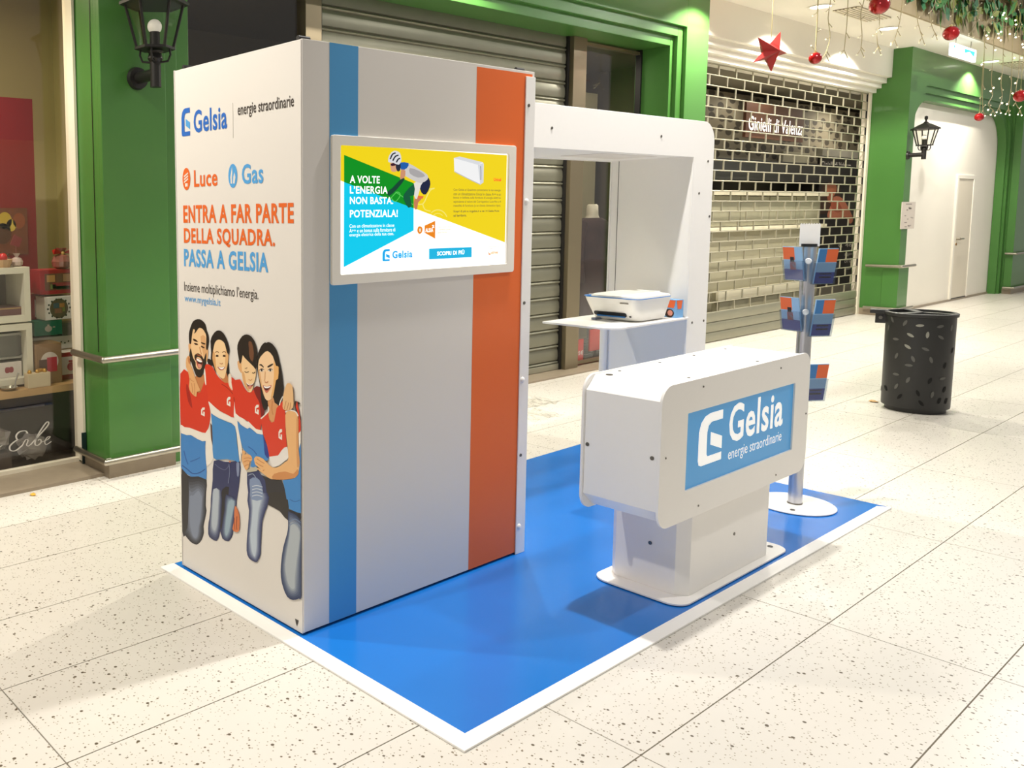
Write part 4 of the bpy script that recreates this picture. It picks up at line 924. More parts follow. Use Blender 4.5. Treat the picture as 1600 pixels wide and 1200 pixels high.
# lid divided into three openings
spokes = MB()
for a in (math.radians(38), math.radians(158), math.radians(278)):
    d = Vector((math.cos(a), math.sin(a), 0)); n_ = Vector((-d.y, d.x, 0)); c = Vector((BX, BY, BH-.012)); l = BR-.01; hw_ = .022
    p = [c-n_*hw_, c+d*l-n_*hw_*1.6, c+d*l+n_*hw_*1.6, c+n_*hw_]
    obj('lid_bar', MB().add([q+Vector((0, 0, e)) for e in (0, .01) for q in p], [(3, 2, 1, 0), (4, 5, 6, 7), (0, 1, 5, 4), (1, 2, 6, 5), (2, 3, 7, 6), (3, 0, 4, 7)]), BINM, bn, smooth=0)
obj('dark_well', MB().cyl((BX, BY, BH-.055), (BX, BY, BH-.05), .2, n=40), M('bin_inside', (10, 10, 10), .8), bn)
tabd = Vector((-.267, .964, 0)); tc = Vector((BX, BY, 0))+tabd*(BR+.03); tn = Vector((.964, .267, 0))
def slab3(c, du, dn, dz, hu, hn, hz):
    c = Vector(c); ps = [c+du*(su*hu)+dn*(sn*hn)+Vector((0, 0, sz*hz)) for sz in (-1, 1) for su, sn in ((-1, -1), (1, -1), (1, 1), (-1, 1))]
    return MB().add(ps, [(3, 2, 1, 0), (4, 5, 6, 7), (0, 1, 5, 4), (1, 2, 6, 5), (2, 3, 7, 6), (3, 0, 4, 7)])
obj('hinge_tab', slab3((tc.x, tc.y, BH-.05), tabd, tn, 0, .035, .012, .055), BINM, bn, bevel=.004)
obj('hinge_bar', slab3((tc.x+tabd.x*.01, tc.y+tabd.y*.01, BH-.01), tabd, tn, 0, .06, .05, .014), BINM, bn, bevel=.003)
c = Vector((tc.x, tc.y, BH-.06))-tn*.012; obj('hinge_bolt', MB().cyl(c, c-tn*.008, .013, n=14), SCREW, bn)
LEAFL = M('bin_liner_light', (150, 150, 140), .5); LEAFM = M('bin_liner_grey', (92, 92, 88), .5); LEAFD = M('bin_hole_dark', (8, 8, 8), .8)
view = math.atan2(CAM.y-BY, CAM.x-BX)
def leaf(px, py, rot, tone, ln=.026):
    # leaf-shaped hole on the drum, placed by its height and its angle round the drum
    s_ = (px-1432.5)/56.0; s_ = max(-.985, min(.985, s_)); ang = view+math.asin(s_); z = (648-py)/160*BH*.985
    rr = BR-.0025; pts = []
    for k in range(12):
        t = 2*PI*k/12; u = ln*math.cos(t); v = ln*.42*math.sin(t)*abs(math.sin(t))**.3 if math.sin(t) else 0
        a_ = u*math.cos(rot)-v*math.sin(rot); b_ = u*math.sin(rot)+v*math.cos(rot)
        th = ang+a_/rr; pts.append((BX+(rr+.0022)*math.cos(th), BY+(rr+.0022)*math.sin(th), z+b_))
    obj('leaf_cutout', MB().face(pts), tone, bn, smooth=0)
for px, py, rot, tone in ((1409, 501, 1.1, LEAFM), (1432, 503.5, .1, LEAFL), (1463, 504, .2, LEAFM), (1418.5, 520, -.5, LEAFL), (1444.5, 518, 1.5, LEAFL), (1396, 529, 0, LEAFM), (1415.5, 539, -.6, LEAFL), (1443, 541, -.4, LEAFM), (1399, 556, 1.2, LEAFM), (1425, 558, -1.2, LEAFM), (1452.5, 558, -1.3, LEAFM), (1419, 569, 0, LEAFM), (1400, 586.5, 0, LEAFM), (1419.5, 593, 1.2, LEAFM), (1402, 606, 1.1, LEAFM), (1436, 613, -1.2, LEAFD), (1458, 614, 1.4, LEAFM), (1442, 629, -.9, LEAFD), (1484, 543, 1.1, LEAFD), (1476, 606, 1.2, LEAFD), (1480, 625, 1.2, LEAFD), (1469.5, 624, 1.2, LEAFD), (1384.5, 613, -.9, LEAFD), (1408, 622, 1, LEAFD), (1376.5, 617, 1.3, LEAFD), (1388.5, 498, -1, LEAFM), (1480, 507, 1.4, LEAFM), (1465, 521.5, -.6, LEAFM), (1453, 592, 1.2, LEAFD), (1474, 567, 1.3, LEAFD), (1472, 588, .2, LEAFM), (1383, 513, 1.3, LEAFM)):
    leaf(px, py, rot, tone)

# ---- scraps on the floor
def scrap(name, px, py, s, mat, label, cat, seed):
    q = at(px, py, 2, 0); random.seed(seed); n = 9
    ring = [(q.x+s*random.uniform(.5, 1.2)*math.cos(2*PI*k/n), q.y+s*random.uniform(.5, 1.2)*math.sin(2*PI*k/n), random.uniform(.003, .012)) for k in range(n)]
    mb = MB(); c = (q.x, q.y, .016); vs = ring+[c, (q.x, q.y, .0005)]; mb.add(vs, [(k, (k+1) % n, n) for k in range(n)]+[((k+1) % n, k, n+1) for k in range(n)])
    tag(obj(name, mb, mat, None, loc=(q.x, q.y, 0), smooth=0), label, cat)
YL = M('dry_leaf_yellow', (226, 172, 50), .6)
scrap('dry_leaf', 52, 774, .022, YL, 'small yellow dry leaf on the floor before the gift shop', 'leaf', 1)
scrap('paper_scrap', 1365, 628, .035, M('scrap_tan', (206, 160, 90), .6), 'small tan paper scrap on the floor left of the litter bin', 'scrap', 5)
for k, (px, py, lab) in enumerate(((827, 625, 'crumpled clear plastic film on the floor, piece nearest the shutter'), (829, 645, 'crumpled clear plastic film on the floor, piece nearest the mat'))):
    q = at(px+8, py+6, 2, 0); random.seed(20+k); n = 12; mb = MB(); m_ = 6
    vs = [(q.x+(i/n-.5)*.36, q.y+(j/m_-.5)*.26, .002+random.random()*.022) for j in range(m_+1) for i in range(n+1)]
    mb.add(vs, [(j*(n+1)+i, j*(n+1)+i+1, (j+1)*(n+1)+i+1, (j+1)*(n+1)+i) for j in range(m_) for i in range(n)])
    tag(obj('plastic_film', mb, glass('film', (252, 252, 250), .9), None, loc=(q.x, q.y, 0), smooth=0), lab, 'plastic film')
# ================================================================== GIFT SHOP WINDOW
def rect(px0, py0, px1, py1, y):
    a, b = at(px0, py1, 1, y), at(px1, py0, 1, y); c = at(px0, py0, 1, y)
    return a.x, b.x, a.z, (b.z+c.z)/2
light('gift_shop_lamp', 'AREA', (-.4, 3.1, 3.2), 22, (1, .88, .62), .5)
WOOD = M('shelf_wood', (186, 150, 100), .55, noise=.12, nscale=10)
sf = thing('display_shelf', (-1, 2.76, 0), 'wooden display shelf on a dark base in the gift shop window', 'shelf')
obj('board', MB().box(-2.5, .98, 2.78, 3.38, .455, .50), WOOD, sf, smooth=0)
obj('base', MB().box(-2.5, .98, 3.0, 3.38, .0, .455), M('base_brown', (66, 54, 46), .6), sf, smooth=0)
obj('base_rail', MB().box(-2.5, .30, 2.985, 3.0, .33, .345), M('rail_grey', (130, 120, 110), .5), sf, smooth=0)
CUBEW = M('cube_white', (226, 222, 200), .5)
def cube(px0, py0, px1, py1, y, lab, t=.04):
    x0, x1, z0, z1 = rect(px0, py0, px1, py1, y); x0 = x1-.52
    r = thing('display_cube', (x0, y, z0), lab, 'display cube', 'white open display cubes')
    obj('panel', MB().box(x0, x1, y, y+.32, z1-t, z1), CUBEW, r, smooth=0); obj('panel', MB().box(x0, x1, y, y+.32, z0, z0+t), CUBEW, r, smooth=0)
    obj('panel', MB().box(x1-t, x1, y, y+.32, z0+t, z1-t), CUBEW, r, smooth=0); obj('panel', MB().box(x0, x0+t, y, y+.32, z0+t, z1-t), CUBEW, r, smooth=0)
    obj('back', MB().box(x0+t, x1-t, y+.31, y+.32, z0+t, z1-t), M('cube_back', (120, 112, 104), .6), r, smooth=0)
    return x0, x1, z0, z1
cB = cube(0, 507, 50, 605, 2.88, 'lower white display cube holding a grey tin'); zb = .5
cA = cube(0, 418, 46, 506, 2.90, 'upper white display cube holding a mauve gift box')
def gift(name, px0, py0, px1, py1, y, dep, rgb, lab, cat='box', extra=None, z0=None):
    x0, x1, a, b = rect(px0, py0, px1, py1, y)
    if z0 is not None: a = z0
    t = thing(name, ((x0+x1)/2, y, a), lab, cat)
    nm = '_'.join(str(int(v)) for v in rgb)
    obj('carton', MB().box(x0, x1, y, y+dep, a, b), M('carton_'+nm, rgb, .5), t, smooth=0, bevel=.003)
    def pic(u0, v0, u1, v1, rgb2, nm2, d=.001):
        obj(nm2, MB().box(x0+(x1-x0)*u0, x0+(x1-x0)*u1, y-d, y-d+.0008, a+(b-a)*v0, a+(b-a)*v1), M('print_'+'_'.join(map(str, rgb2)), rgb2, .5), t, smooth=0)
    def disc(u, v, r, rgb2, nm2, d=.001, e=1.):
        cx, cz = x0+(x1-x0)*u, a+(b-a)*v
        obj(nm2, MB().fill([(cx+r*math.cos(k*PI/12), y-d, cz+e*r*math.sin(k*PI/12)) for k in range(24)]), M('print_'+'_'.join(map(str, rgb2)), rgb2, .5), t, smooth=0)
    if extra: extra(pic, disc, (x0, x1, a, b, y, t))
    return x0, x1, a, b
# stack on the shelf, from the board upwards
def kraft(pic, disc, g): disc(.52, .56, .062, (210, 200, 186), 'window'); pic(.42, .30, .80, .66, (176, 36, 56), 'red_packet', .0018); pic(.12, .30, .42, .62, (96, 70, 60), 'brown_packet', .0018)
gift('gift_box', 57, 537, 96, 590, 2.86, .18, (142, 112, 78), 'brown kraft gift box with a round window on the shelf', 'gift box', kraft, .50)
def pot(pic, disc, g): pic(0, .84, 1, 1, (150, 24, 30), 'red_band'); pic(0, 0, 1, .18, (150, 24, 30), 'red_band'); disc(.55, .46, .028, (170, 40, 44), 'teapot'); pic(.42, .63, .68, .70, (170, 40, 44), 'teapot_lid'); pic(.75, .48, .95, .54, (170, 40, 44), 'spout')
gift('tea_box', 97, 550, 122, 590, 2.93, .12, (224, 216, 204), 'white and red tea box with a teapot print', 'tea box', pot, .50)
def sprig(pic, disc, g):
    for k in range(6): disc(.40+.09*k, .45+.1*(k % 2), .006, (70, 74, 52), 'sprig')
bx = gift('tea_box', 53, 526, 116, 550, 3.06, .16, (222, 216, 202), 'long white box with dark sprigs under the green tea box', 'box', sprig)
def tea2(pic, disc, g): disc(.5, .45, .026, (226, 222, 206), 'teapot', e=.8); pic(.46, .66, .54, .74, (226, 222, 206), 'teapot_lid'); pic(.66, .5, .74, .58, (226, 222, 206), 'spout')
gift('tea_box', 54, 501, 97, 526, 3.06, .14, (36, 142, 112), 'green tea box with a white teapot print', 'tea box', tea2)
gift('tea_box', 97.5, 504, 120, 525, 3.06, .13, (96, 92, 84), 'small dark grey box beside the green tea box', 'box')
def wreath(pic, disc, g):
    disc(.5, .48, .066, (96, 84, 60), 'window'); pic(.30, .50, .50, .72, (74, 92, 96), 'blue_packet', .0018); pic(.52, .52, .70, .70, (172, 120, 60), 'orange_packet', .0018); pic(.34, .28, .62, .48, (136, 96, 70), 'brown_packet', .0018); pic(.60, .34, .72, .52, (130, 136, 70), 'green_packet', .0018)
    for k in range(14): disc(.5+.40*math.cos(k*.449), .48+.40*math.sin(k*.449), .007, (60, 70, 50), 'leaf_print')
gift('gift_box', 71, 463, 113, 501, 2.99, .15, (232, 228, 214), 'white gift box with a round window and leaf wreath', 'gift box', wreath)
def whit(pic, disc, g): pic(.25, .1, .85, .78, (206, 198, 186), 'white_label'); disc(.5, .3, .008, (70, 60, 56), 'dot_print', .002); disc(.5, .62, .008, (70, 60, 56), 'dot_print', .002)
gift('gift_box', 49, 459, 71, 500, 3.15, .15, (136, 20, 26), 'dark red box half hidden behind the wreath box', 'gift box', whit)
def basket(pic, disc, g): pic(.14, .16, .97, .84, (110, 72, 50), 'hamper_window'); pic(.36, .2, .95, .46, (150, 56, 56), 'red_packet', .0018); pic(.30, .22, .46, .40, (120, 132, 70), 'green_packet', .0018); pic(.46, .2, .86, .32, (90, 108, 120), 'blue_packet', .0018); pic(.2, .5, .44, .78, (186, 140, 80), 'tan_packet', .0018); pic(.5, .48, .64, .78, (110, 76, 56), 'jar', .0018); pic(.68, .5, .9, .8, (172, 130, 90), 'tan_packet', .0018)
gb = gift('gift_hamper', 63, 421, 115, 461, 3.0, .16, (158, 26, 34), 'red framed hamper box with mixed packets, topmost of the stack', 'hamper', basket)
gold = M('gold_foil', (206, 160, 70), .3, .6)
x0, x1, a, b = gift('candy_box', 44, 583, 79, 598, 2.79, .065, (206, 190, 156), 'small pale box of gold sweets in front of the kraft box', 'box', None, .50)
t_ = [o for o in bpy.data.objects if o.get('label') == 'small pale box of gold sweets in front of the kraft box'][0]
random.seed(5)
for k in range(9): obj('sweet', MB().ball((random.uniform(x0+.02, x1-.02), random.uniform(2.805, 2.84), b+.008), .014, 8, 6), gold, t_)
# cellophane bag with bow on the hamper
CEL = M('cellophane_bag', (150, 92, 80), .15, spec=.8)
def bag(px, py, rpx, y, z0, lab, rgb=None, bow=True):
    c = at(px, py, 1, y); r = rpx/235.
    t = thing('gift_bag', (c.x, c.y, z0), lab, 'gift bag')
    h = 2.3*r
    obj('bag', MB().lathe([(r*.5, 0), (r*.95, r*.25), (r*1.05, r*.8), (r*.8, r*1.35), (r*.25, r*1.65), (r*.5, r*2.0), (r*.62, r*2.2)], (c.x, c.y, z0), 14), CEL if rgb is None else M('bag_'+str(rgb[0]), rgb, .2, spec=.8), t, smooth=0)
    if bow:
        BM = M('bow_red', (196, 22, 26), .3); zz = z0+r*1.65
        for s in (-1, 1):
            obj('bow_loop', MB().add([(c.x, c.y-.02, zz), (c.x+s*r*1.0, c.y-.05, zz+r*.5), (c.x+s*r*1.1, c.y-.03, zz-r*.1), (c.x+s*r*.9, c.y+.02, zz+r*.3)], [(0, 1, 2), (0, 3, 1), (1, 3, 2), (0, 2, 3)]), BM, t, smooth=0)
        obj('bow_knot', MB().ball((c.x, c.y-.025, zz), r*.2, 10, 6), M('bow_gold', (206, 170, 90), .4), t)
    return t
bag(96, 405, 15, 3.05, gb[3], 'cellophane gift bag with a red bow on the hamper box')
bag(26, 400, 9, 3.0, cA[3], 'pale wrapped gift bag on the upper display cube', (190, 170, 160), False)
bag(10, 405, 9, 3.05, cA[3], 'dark cellophane bag behind the basket on the upper cube', (92, 84, 70), False)
bk = thing('gift_basket', (.02, 2.97, cA[3]), 'small tan basket with red ribbon on the upper display cube', 'basket')
q = at(6, 414, 1, 2.95)
obj('basket', MB().lathe([(.045, 0), (.065, .05), (.06, .05), (.04, .006)], (q.x, 2.97, cA[3]), 10), M('basket_tan', (196, 160, 120), .7), bk, smooth=0); obj('ribbon', MB().ball((q.x, 2.96, cA[3]+.062), .03, 10, 6), M('bow_red', (196, 22, 26), .3), bk)
card_ = thing('price_card', (.14, 3.0, cA[3]), 'dark red card held up among the bags on the upper cube', 'card')
q = at(25, 377, 1, 3.06); obj('card', MB().add([(q.x-.04, 3.06, q.z-.02), (q.x+.02, 3.06, q.z-.04), (q.x+.045, 3.06, q.z+.015), (q.x-.01, 3.06, q.z+.045), (q.x-.04, 3.064, q.z-.02), (q.x+.02, 3.064, q.z-.04), (q.x+.045, 3.064, q.z+.015), (q.x-.01, 3.064, q.z+.045)], [(0, 1, 2, 3), (7, 6, 5, 4), (0, 4, 5, 1), (1, 5, 6, 2), (2, 6, 7, 3), (3, 7, 4, 0)]), M('card_red', (132, 40, 40), .5), card_); obj('stick', MB().cyl((q.x, 3.066, cA[3]), (q.x, 3.066, q.z), .003, n=6), CEL, card_)
# things inside the cubes
gift('gift_box', -30, 481, 38, 508, 2.96, .2, (112, 78, 76), 'mauve gift box with gold ribbon inside the upper cube', 'gift box', lambda pic, disc, g: pic(0, .78, 1, .92, (170, 140, 90), 'ribbon'), cA[2]+.04)
tn_ = thing('tin', (.0, 2.98, cB[2]+.04), 'grey rounded tin standing inside the lower cube', 'tin')
x0, x1, a, b = rect(-35, 522, 36, 566, 2.97)
obj('tin_body', MB().prism(rrect(x0, x1, a, b, .03, 6), 1, 2.97, 3.09), M('tin_grey', (120, 120, 116), .35, .5), tn_, smooth=40); obj('tin_rim', MB().ring(rrect(x0, x1, a, b, .03, 6), rrect(x0+.014, x1-.014, a+.014, b-.014, .022, 6), 1, 2.962, 2.97), M('tin_rim_silver', (170, 170, 164), .3, .6), tn_, smooth=40)
gift('tea_box', -25, 567, 34, 592, 2.95, .16, (220, 212, 202), 'white box with red flower print inside the lower cube', 'box', lambda pic, disc, g: [disc(.66+.07*math.cos(k), .5, .012, (150, 70, 76), 'flower', .001+.0002*k, 1.6) for k in range(5)], cB[2]+.04)
sc_ = thing('tea_scoop', (.2, 2.80, .50), 'silver tea scoop on the shelf edge before the cubes', 'scoop')
q = at(22, 598, 1, 2.82); SILV = M('silver', (200, 196, 186), .25, .9)
obj('bowl', MB().lathe([(0, .002), (.04, .004), (.055, .02), (.05, .02), (.036, .008), (0, .006)], (q.x-.03, 2.83, .50), 14), SILV, sc_); obj('handle', MB().tube([(q.x+.01, 2.83, .52), (q.x+.02, 2.84, .55), (q.x+.04, 2.84, .60)], .006, 8), SILV, sc_)
# red backdrop with a picture
rb_ = thing('backdrop_panel', (-.3, 3.4, .5), 'tall red backdrop panel with a picture in the gift shop', 'panel')
obj('panel', MB().box(-1.2, .47, 3.41, 3.45, .0, 2.39), M('backdrop_red', (128, 10, 16), .5), rb_, smooth=0)
x0, x1, a, b = rect(-30, 325, 42, 400, 3.405); pc = obj('picture', MB().box(x0, x1, 3.404, 3.41, a, b), M('picture_brown', (112, 58, 30), .5, noise=.3, nscale=14), rb_, smooth=0)
for px, py, r, rgb in ((8, 345, .05, (190, 160, 50)), (18, 352, .035, (206, 180, 70)), (30, 345, .045, (140, 70, 30)), (5, 365, .06, (80, 46, 26))):
    q = at(px, py, 1, 3.40); obj('fruit_print', MB().fill([(q.x+r*math.cos(k*PI/8), 3.4035, q.z+1.2*r*math.sin(k*PI/8)) for k in range(16)]), M('fruit_%d_%d' % rgb[:2], rgb, .5), pc, smooth=0)
# wrapped parcels on the floor behind the glass
for px, py, r, lab in ((52, 716, .10, 'clear wrapped parcel low behind the script lettering'), (-6, 690, .10, 'clear wrapped parcel at the left edge behind the window')):
    q = at(px, py, 1, 2.80); random.seed(int(px)); t = thing('wrapped_parcel', (q.x, 2.8, 0), lab, 'parcel')
    mb = MB().ball((q.x, 2.82, .12 if px > 20 else .2), r, 12, 8, (1, .5, .8)); mb.v = [(v[0]+random.uniform(-.015, .015), v[1]+random.uniform(-.01, .01), max(.005, v[2]+random.uniform(-.02, .02))) for v in mb.v]
    obj('wrap', mb, M('wrap_film', (128, 120, 112), .12, spec=.9), t, smooth=0)
    if px < 20: obj('stand', MB().box(q.x-.08, q.x+.08, 2.76, 2.88, 0, .12), M('base_brown', (66, 54, 46), .6), t)
# script lettering on the glass
ST = M('letter_frost', (206, 200, 190), .5, emit=.08)
def stroke(pts, w=5.5, nm='script_letter'):
    pts = spline([(p[0], p[1]) for p in pts], 5, False); L, R_ = [], []
    for i, p in enumerate(pts):
        a, b = pts[max(i-1, 0)], pts[min(i+1, len(pts)-1)]; dx, dy = b[0]-a[0], b[1]-a[1]; l = math.hypot(dx, dy) or 1
        ww = w*(.55+.75*abs(dy)/l)
        L.append((p[0]-dy/l*ww/2, p[1]+dx/l*ww/2)); R_.append((p[0]+dy/l*ww/2, p[1]-dx/l*ww/2))
    def g(q):
        r = at(q[0]/4.286, 480+q[1]/4.286, 1, 2.648); return (r.x, 2.648, r.z)
    mb = MB(); n = len(pts); mb.add([g(q) for q in L]+[g(q) for q in R_], [(i, i+1, n+i+1, n+i) for i in range(n-1)])
    obj(nm, mb, ST, w1, smooth=0)
stroke([(185,845),(170,828),(130,835),(108,862),(118,885),(150,880),(110,892),(68,928),(70,958),(105,960),(150,925)], 9)
stroke([(150,925),(172,888),(188,892),(178,922),(190,930),(205,918)]); stroke([(205,920),(262,858),(318,795),(325,770),(305,778),(252,858),(234,912),(250,926),(275,905),(270,885),(254,892)], 8); stroke([(272,905),(315,888),(336,868),(318,870),(300,900),(310,920),(345,898)]); stroke([(-40,950),(-10,940),(15,925)])

# ================================================================== CLOTHES SHOP WINDOW
light('clothes_shop_fill', 'AREA', (6.5, 3.3, 3.2), 16, (1, .9, .72), .4)  # unseen fill light added so the window display shows
mq = thing('mannequin', (6.86, 3.1, 0), 'headless mannequin in a dark plaid dress behind the clothes shop window', 'mannequin')
def ell(z, rx, ry, n=20, dx=0): return [(6.86+dx+rx*math.cos(2*PI*k/n), 3.1+ry*math.sin(2*PI*k/n), z) for k in range(n)]
obj('torso', MB().loft([ell(1.44, .12, .08), ell(1.49, .11, .075), ell(1.515, .085, .065), ell(1.54, .075, .06), ell(1.64, .07, .055), ell(1.655, .045, .04)]), M('mannequin_cream', (222, 212, 184), .45), mq, smooth=60)
dressm = M('plaid_dark', (66, 42, 36), .8, noise=.5, nscale=9)
obj('dress', MB().loft([ell(.42, .27, .19), ell(.7, .26, .18), ell(.95, .215, .145), ell(1.15, .20, .135), ell(1.38, .245, .14), ell(1.47, .235, .12), ell(1.505, .13, .08)]), dressm, mq, smooth=60)
for s in (-1, 1):
    obj('sleeve', MB().tube([(6.86+s*.20, 3.1, 1.45), (6.86+s*.275, 3.09, 1.30), (6.86+s*.31, 3.06, 1.05), (6.86+s*.30, 3.03, .80)], [.07, .065, .055, .05], 12), dressm, mq, smooth=60)
obj('stand', MB().cyl((6.86, 3.1, .02), (6.86, 3.1, .45), .02, n=10), STEEL, mq); obj('foot', MB().cyl((6.86, 3.1, 0), (6.86, 3.1, .02), .16, n=24), STEEL, mq)
tag(obj('pale_wall_panel', MB().box(7.35, 7.95, 3.75, 3.8, 0, 3.0), M('wall_panel_cream', (206, 196, 160), .6), None, smooth=0), 'tall pale panel for the lighter wall behind the mannequin', 'partition')  # cream panel added to put a bright patch of wall into colour
RSIGN = M('sign_red', (206, 26, 30), .5)
def sign(px0, py0, px1, py1, y, lab, text=None):
    x0, x1, a, b = rect(px0, py0, px1, py1, y); t = thing('price_sign', ((x0+x1)/2, y, 0), lab, 'sign')
    obj('board', MB().box(x0, x1, y, y+.015, a, b), RSIGN, t, smooth=0); obj('stand', MB().box((x0+x1)/2-.02, (x0+x1)/2+.02, y+.015, y+.03, 0, b-.05), DARK, t, smooth=0)
    if text: lettering('lettering', text, (x0+.02, y-.001, a+(b-a)*.34), (1, 0, 0), (0, 0, 1), (x1-x0)*.88, (b-a)*.2, M('sign_white', (250, 240, 230), .5), t, .02)
sign(893, 531, 912, 571, 2.78, 'red price sign low in the clothes shop window', '9,95\u20ac'); sign(921, 514, 944, 549, 2.80, 'plain red sale sign behind the folded knitwear')
for k, (px0, py0, px1, py1) in enumerate(((909, 551, 925, 566), (925, 549, 944, 564), (908, 530, 920, 551))):
    x0, x1, a, b = rect(px0, py0, px1, py1, 2.86)
    t = thing('knitwear', ((x0+x1)/2, 2.9, a), ('black and white knitwear folded beside the red price sign', 'black and white knitwear folded under the red sale sign', 'black and white scarf hanging right of the price sign')[k], 'knitwear')
    lo = 0 if k < 2 else a
    for j in range(4):
        z0, z1 = lo+(b-lo)*j/4, lo+(b-lo)*(j+1)/4-.004; obj('fold', MB().prism(rrect(x0, x1, z0, z1, min(.02, (z1-z0)*.4), 4), 1, 2.83, 2.90), M('knit', (84, 82, 78), .9, noise=.9, nscale=40), t, smooth=40)

# ================================================================== JEWELLERY SHOP
light('jewellery_fill', 'AREA', (14.6, 3.1, 3.2), 26, (1, .93, .8), .8)  # unseen fill added to brighten the far end of the shop
light('jewellery_fill', 'AREA', (11.2, 3.2, 3.2), 9, (1, .93, .8), .8)  # second unseen fill, added for the near end of the interior
m = bpy.data.materials.new('dotted_wallpaper'); m.use_nodes = True; nt2 = m.node_tree; b_ = nt2.nodes['Principled BSDF']
g_ = nt2.nodes.new('ShaderNodeTexCoord'); sx_ = nt2.nodes.new('ShaderNodeSeparateXYZ'); cx_ = nt2.nodes.new('ShaderNodeCombineXYZ'); mp_ = nt2.nodes.new('ShaderNodeMapping'); mp_.inputs['Scale'].default_value = (3.4, 6.4, 1); v_ = nt2.nodes.new('ShaderNodeTexVoronoi'); v_.inputs['Scale'].default_value = 1; v_.inputs['Randomness'].default_value = .6; v_.voronoi_dimensions = '2D'
nt2.links.new(g_.outputs['Object'], sx_.inputs[0]); nt2.links.new(sx_.outputs[0], cx_.inputs[0]); nt2.links.new(sx_.outputs[2], cx_.inputs[1]); nt2.links.new(cx_.outputs[0], mp_.inputs[0]); nt2.links.new(mp_.outputs[0], v_.inputs['Vector'])
r_ = nt2.nodes.new('ShaderNodeMapRange'); r_.inputs[1].default_value = .30; r_.inputs[2].default_value = .34; nt2.links.new(v_.outputs['Distance'], r_.inputs[0])
x_ = nt2.nodes.new('ShaderNodeMix'); x_.data_type = 'RGBA'; x_.inputs[6].default_value = (*lin((62, 56, 44)), 1); x_.inputs[7].default_value = (*lin((128, 120, 100)), 1); nt2.links.new(r_.outputs[0], x_.inputs[0]); nt2.links.new(x_.outputs[2], b_.inputs['Base Color']); b_.inputs['Roughness'].default_value = .7
MATS['dots'] = m
tag(obj('wallpaper_band', MB().box(8.35, 17.5, 3.70, 3.74, 2.30, 3.25), m, None, smooth=0), 'grey wallpaper band with dark dots above the jewellery shop', 'wallpaper')
sg = thing('shop_sign', (10.4, 3.28, 2.5), 'brown shop sign with white letters behind the grille', 'sign')
x0, x1, a, b = rect(1166, 176, 1258, 208, 3.28)
obj('board', MB().box(x0, x1, 3.29, 3.33, a-.05, b+.10), M('sign_brown', (96, 62, 46), .5), sg, smooth=0)
x0, x1, a, b = rect(1170, 186, 1257, 203, 3.28)
ltz = lettering('lettering', 'Gioielli di Valenza', (x0, 3.286, a), (1, 0, 0), (0, 0, 1), x1-x0, b-a, M('sign_letters_lit', (252, 244, 236), .4, emit=1.2), sg, .015)
tag(obj('header_beam', MB().box(8.35, 17.5, 3.45, 3.75, 2.0, 2.29), DARK, None, smooth=0), 'black header beam under the dotted wallpaper', 'beam')
lb = rect(1222, 238, 1266, 280, 3.6)
tag(obj('wall_panel', MB().box(lb[0], lb[1], 3.6, 3.64, lb[2], lb[3]), M('panel_pale_grey', (170, 164, 140), .5), None, smooth=0), 'pale grey wall panel left of the jewellery poster', 'panel')
cn = thing('shop_counter', (10.6, 3.0, 0), 'long pale counter with white top inside the jewellery shop', 'counter')
zc0 = at(1200, 300, 1, 3.0).z; xr = at(1286, 298, 1, 3.0).x
obj('top', MB().box(8.4, xr, 2.92, 3.40, zc0-.05, zc0+.01), M('counter_top_white', (236, 228, 200), .4), cn, smooth=0, bevel=.005)
for k in range(5):
    xa = 8.45+k*(xr-8.5)/5; xb = 8.45+(k+1)*(xr-8.5)/5-.02; obj('front_panel', MB().box(xa, xb, 3.0, 3.02, zc0-.45, zc0-.06), M('counter_grey', (150, 146, 122), .4), cn, smooth=0)
obj('ledge', MB().box(8.4, xr+.05, 2.94, 3.40, zc0-.50, zc0-.46), M('counter_top_white', (236, 228, 200), .4), cn, smooth=0)
obj('body', MB().box(8.4, xr+.05, 3.03, 3.38, .0, zc0-.50), M('counter_body', (168, 162, 136), .5), cn, smooth=0)
q0, q1 = at(1122, 470, 1, 2.9), at(1260, 450, 1, 2.9); obj('kick_strip', MB().box(q0.x, q1.x, 2.9, 2.93, q0.z, q0.z+.12), M('counter_top_white', (236, 228, 200), .4), cn, smooth=0); obj('kick_stand', MB().box(q0.x+.1, q1.x-.1, 2.93, 3.03, 0, q0.z+.1), M('counter_body', (168, 162, 136), .5), cn, smooth=0)
# lightbox poster of a woman in salmon clothes
po = thing('poster', (15, 3.5, 0), 'tall black poster of a woman in salmon clothes behind the grille', 'poster')
x0, x1, a, b = rect(1268, 246, 1346, 495, 3.5); a = max(a, .28)
obj('board', MB().box(x0, x1, 3.5, 3.54, a, b), M('poster_black', (30, 26, 26), .35), po, smooth=0)
FRM = M('poster_frame', (196, 192, 178), .3, .7)
obj('frame_side', MB().box(x1, x1+.16, 3.42, 3.56, a-.1, b+.12), FRM, po, smooth=0); obj('frame_top', MB().box(x0-.1, x1, 3.44, 3.56, b, b+.12), FRM, po, smooth=0); obj('frame_bottom', MB().box(x0-.6, x1, 3.44, 3.56, a-.1, a), FRM, po, smooth=0); obj('foot', MB().box(x0-.2, x1+.1, 3.44, 3.56, 0, a-.1), FRM, po, smooth=0)
mb = MB(); kk = 0
def pp_(pts, rgb):
    global kk
    kk += 1; mb.k = lin(rgb); mb.fill([(lambda r: (r.x, 3.4995-kk*.0004, r.z))(at(1100+u/5.714, 150+v/5.714, 1, 3.5)) for u, v in spline(pts, 3)])
pp_([(1060,700),(1110,660),(1180,680),(1215,760),(1210,900),(1160,1000),(1040,1060),(1020,950),(1050,820)], (66, 42, 30))
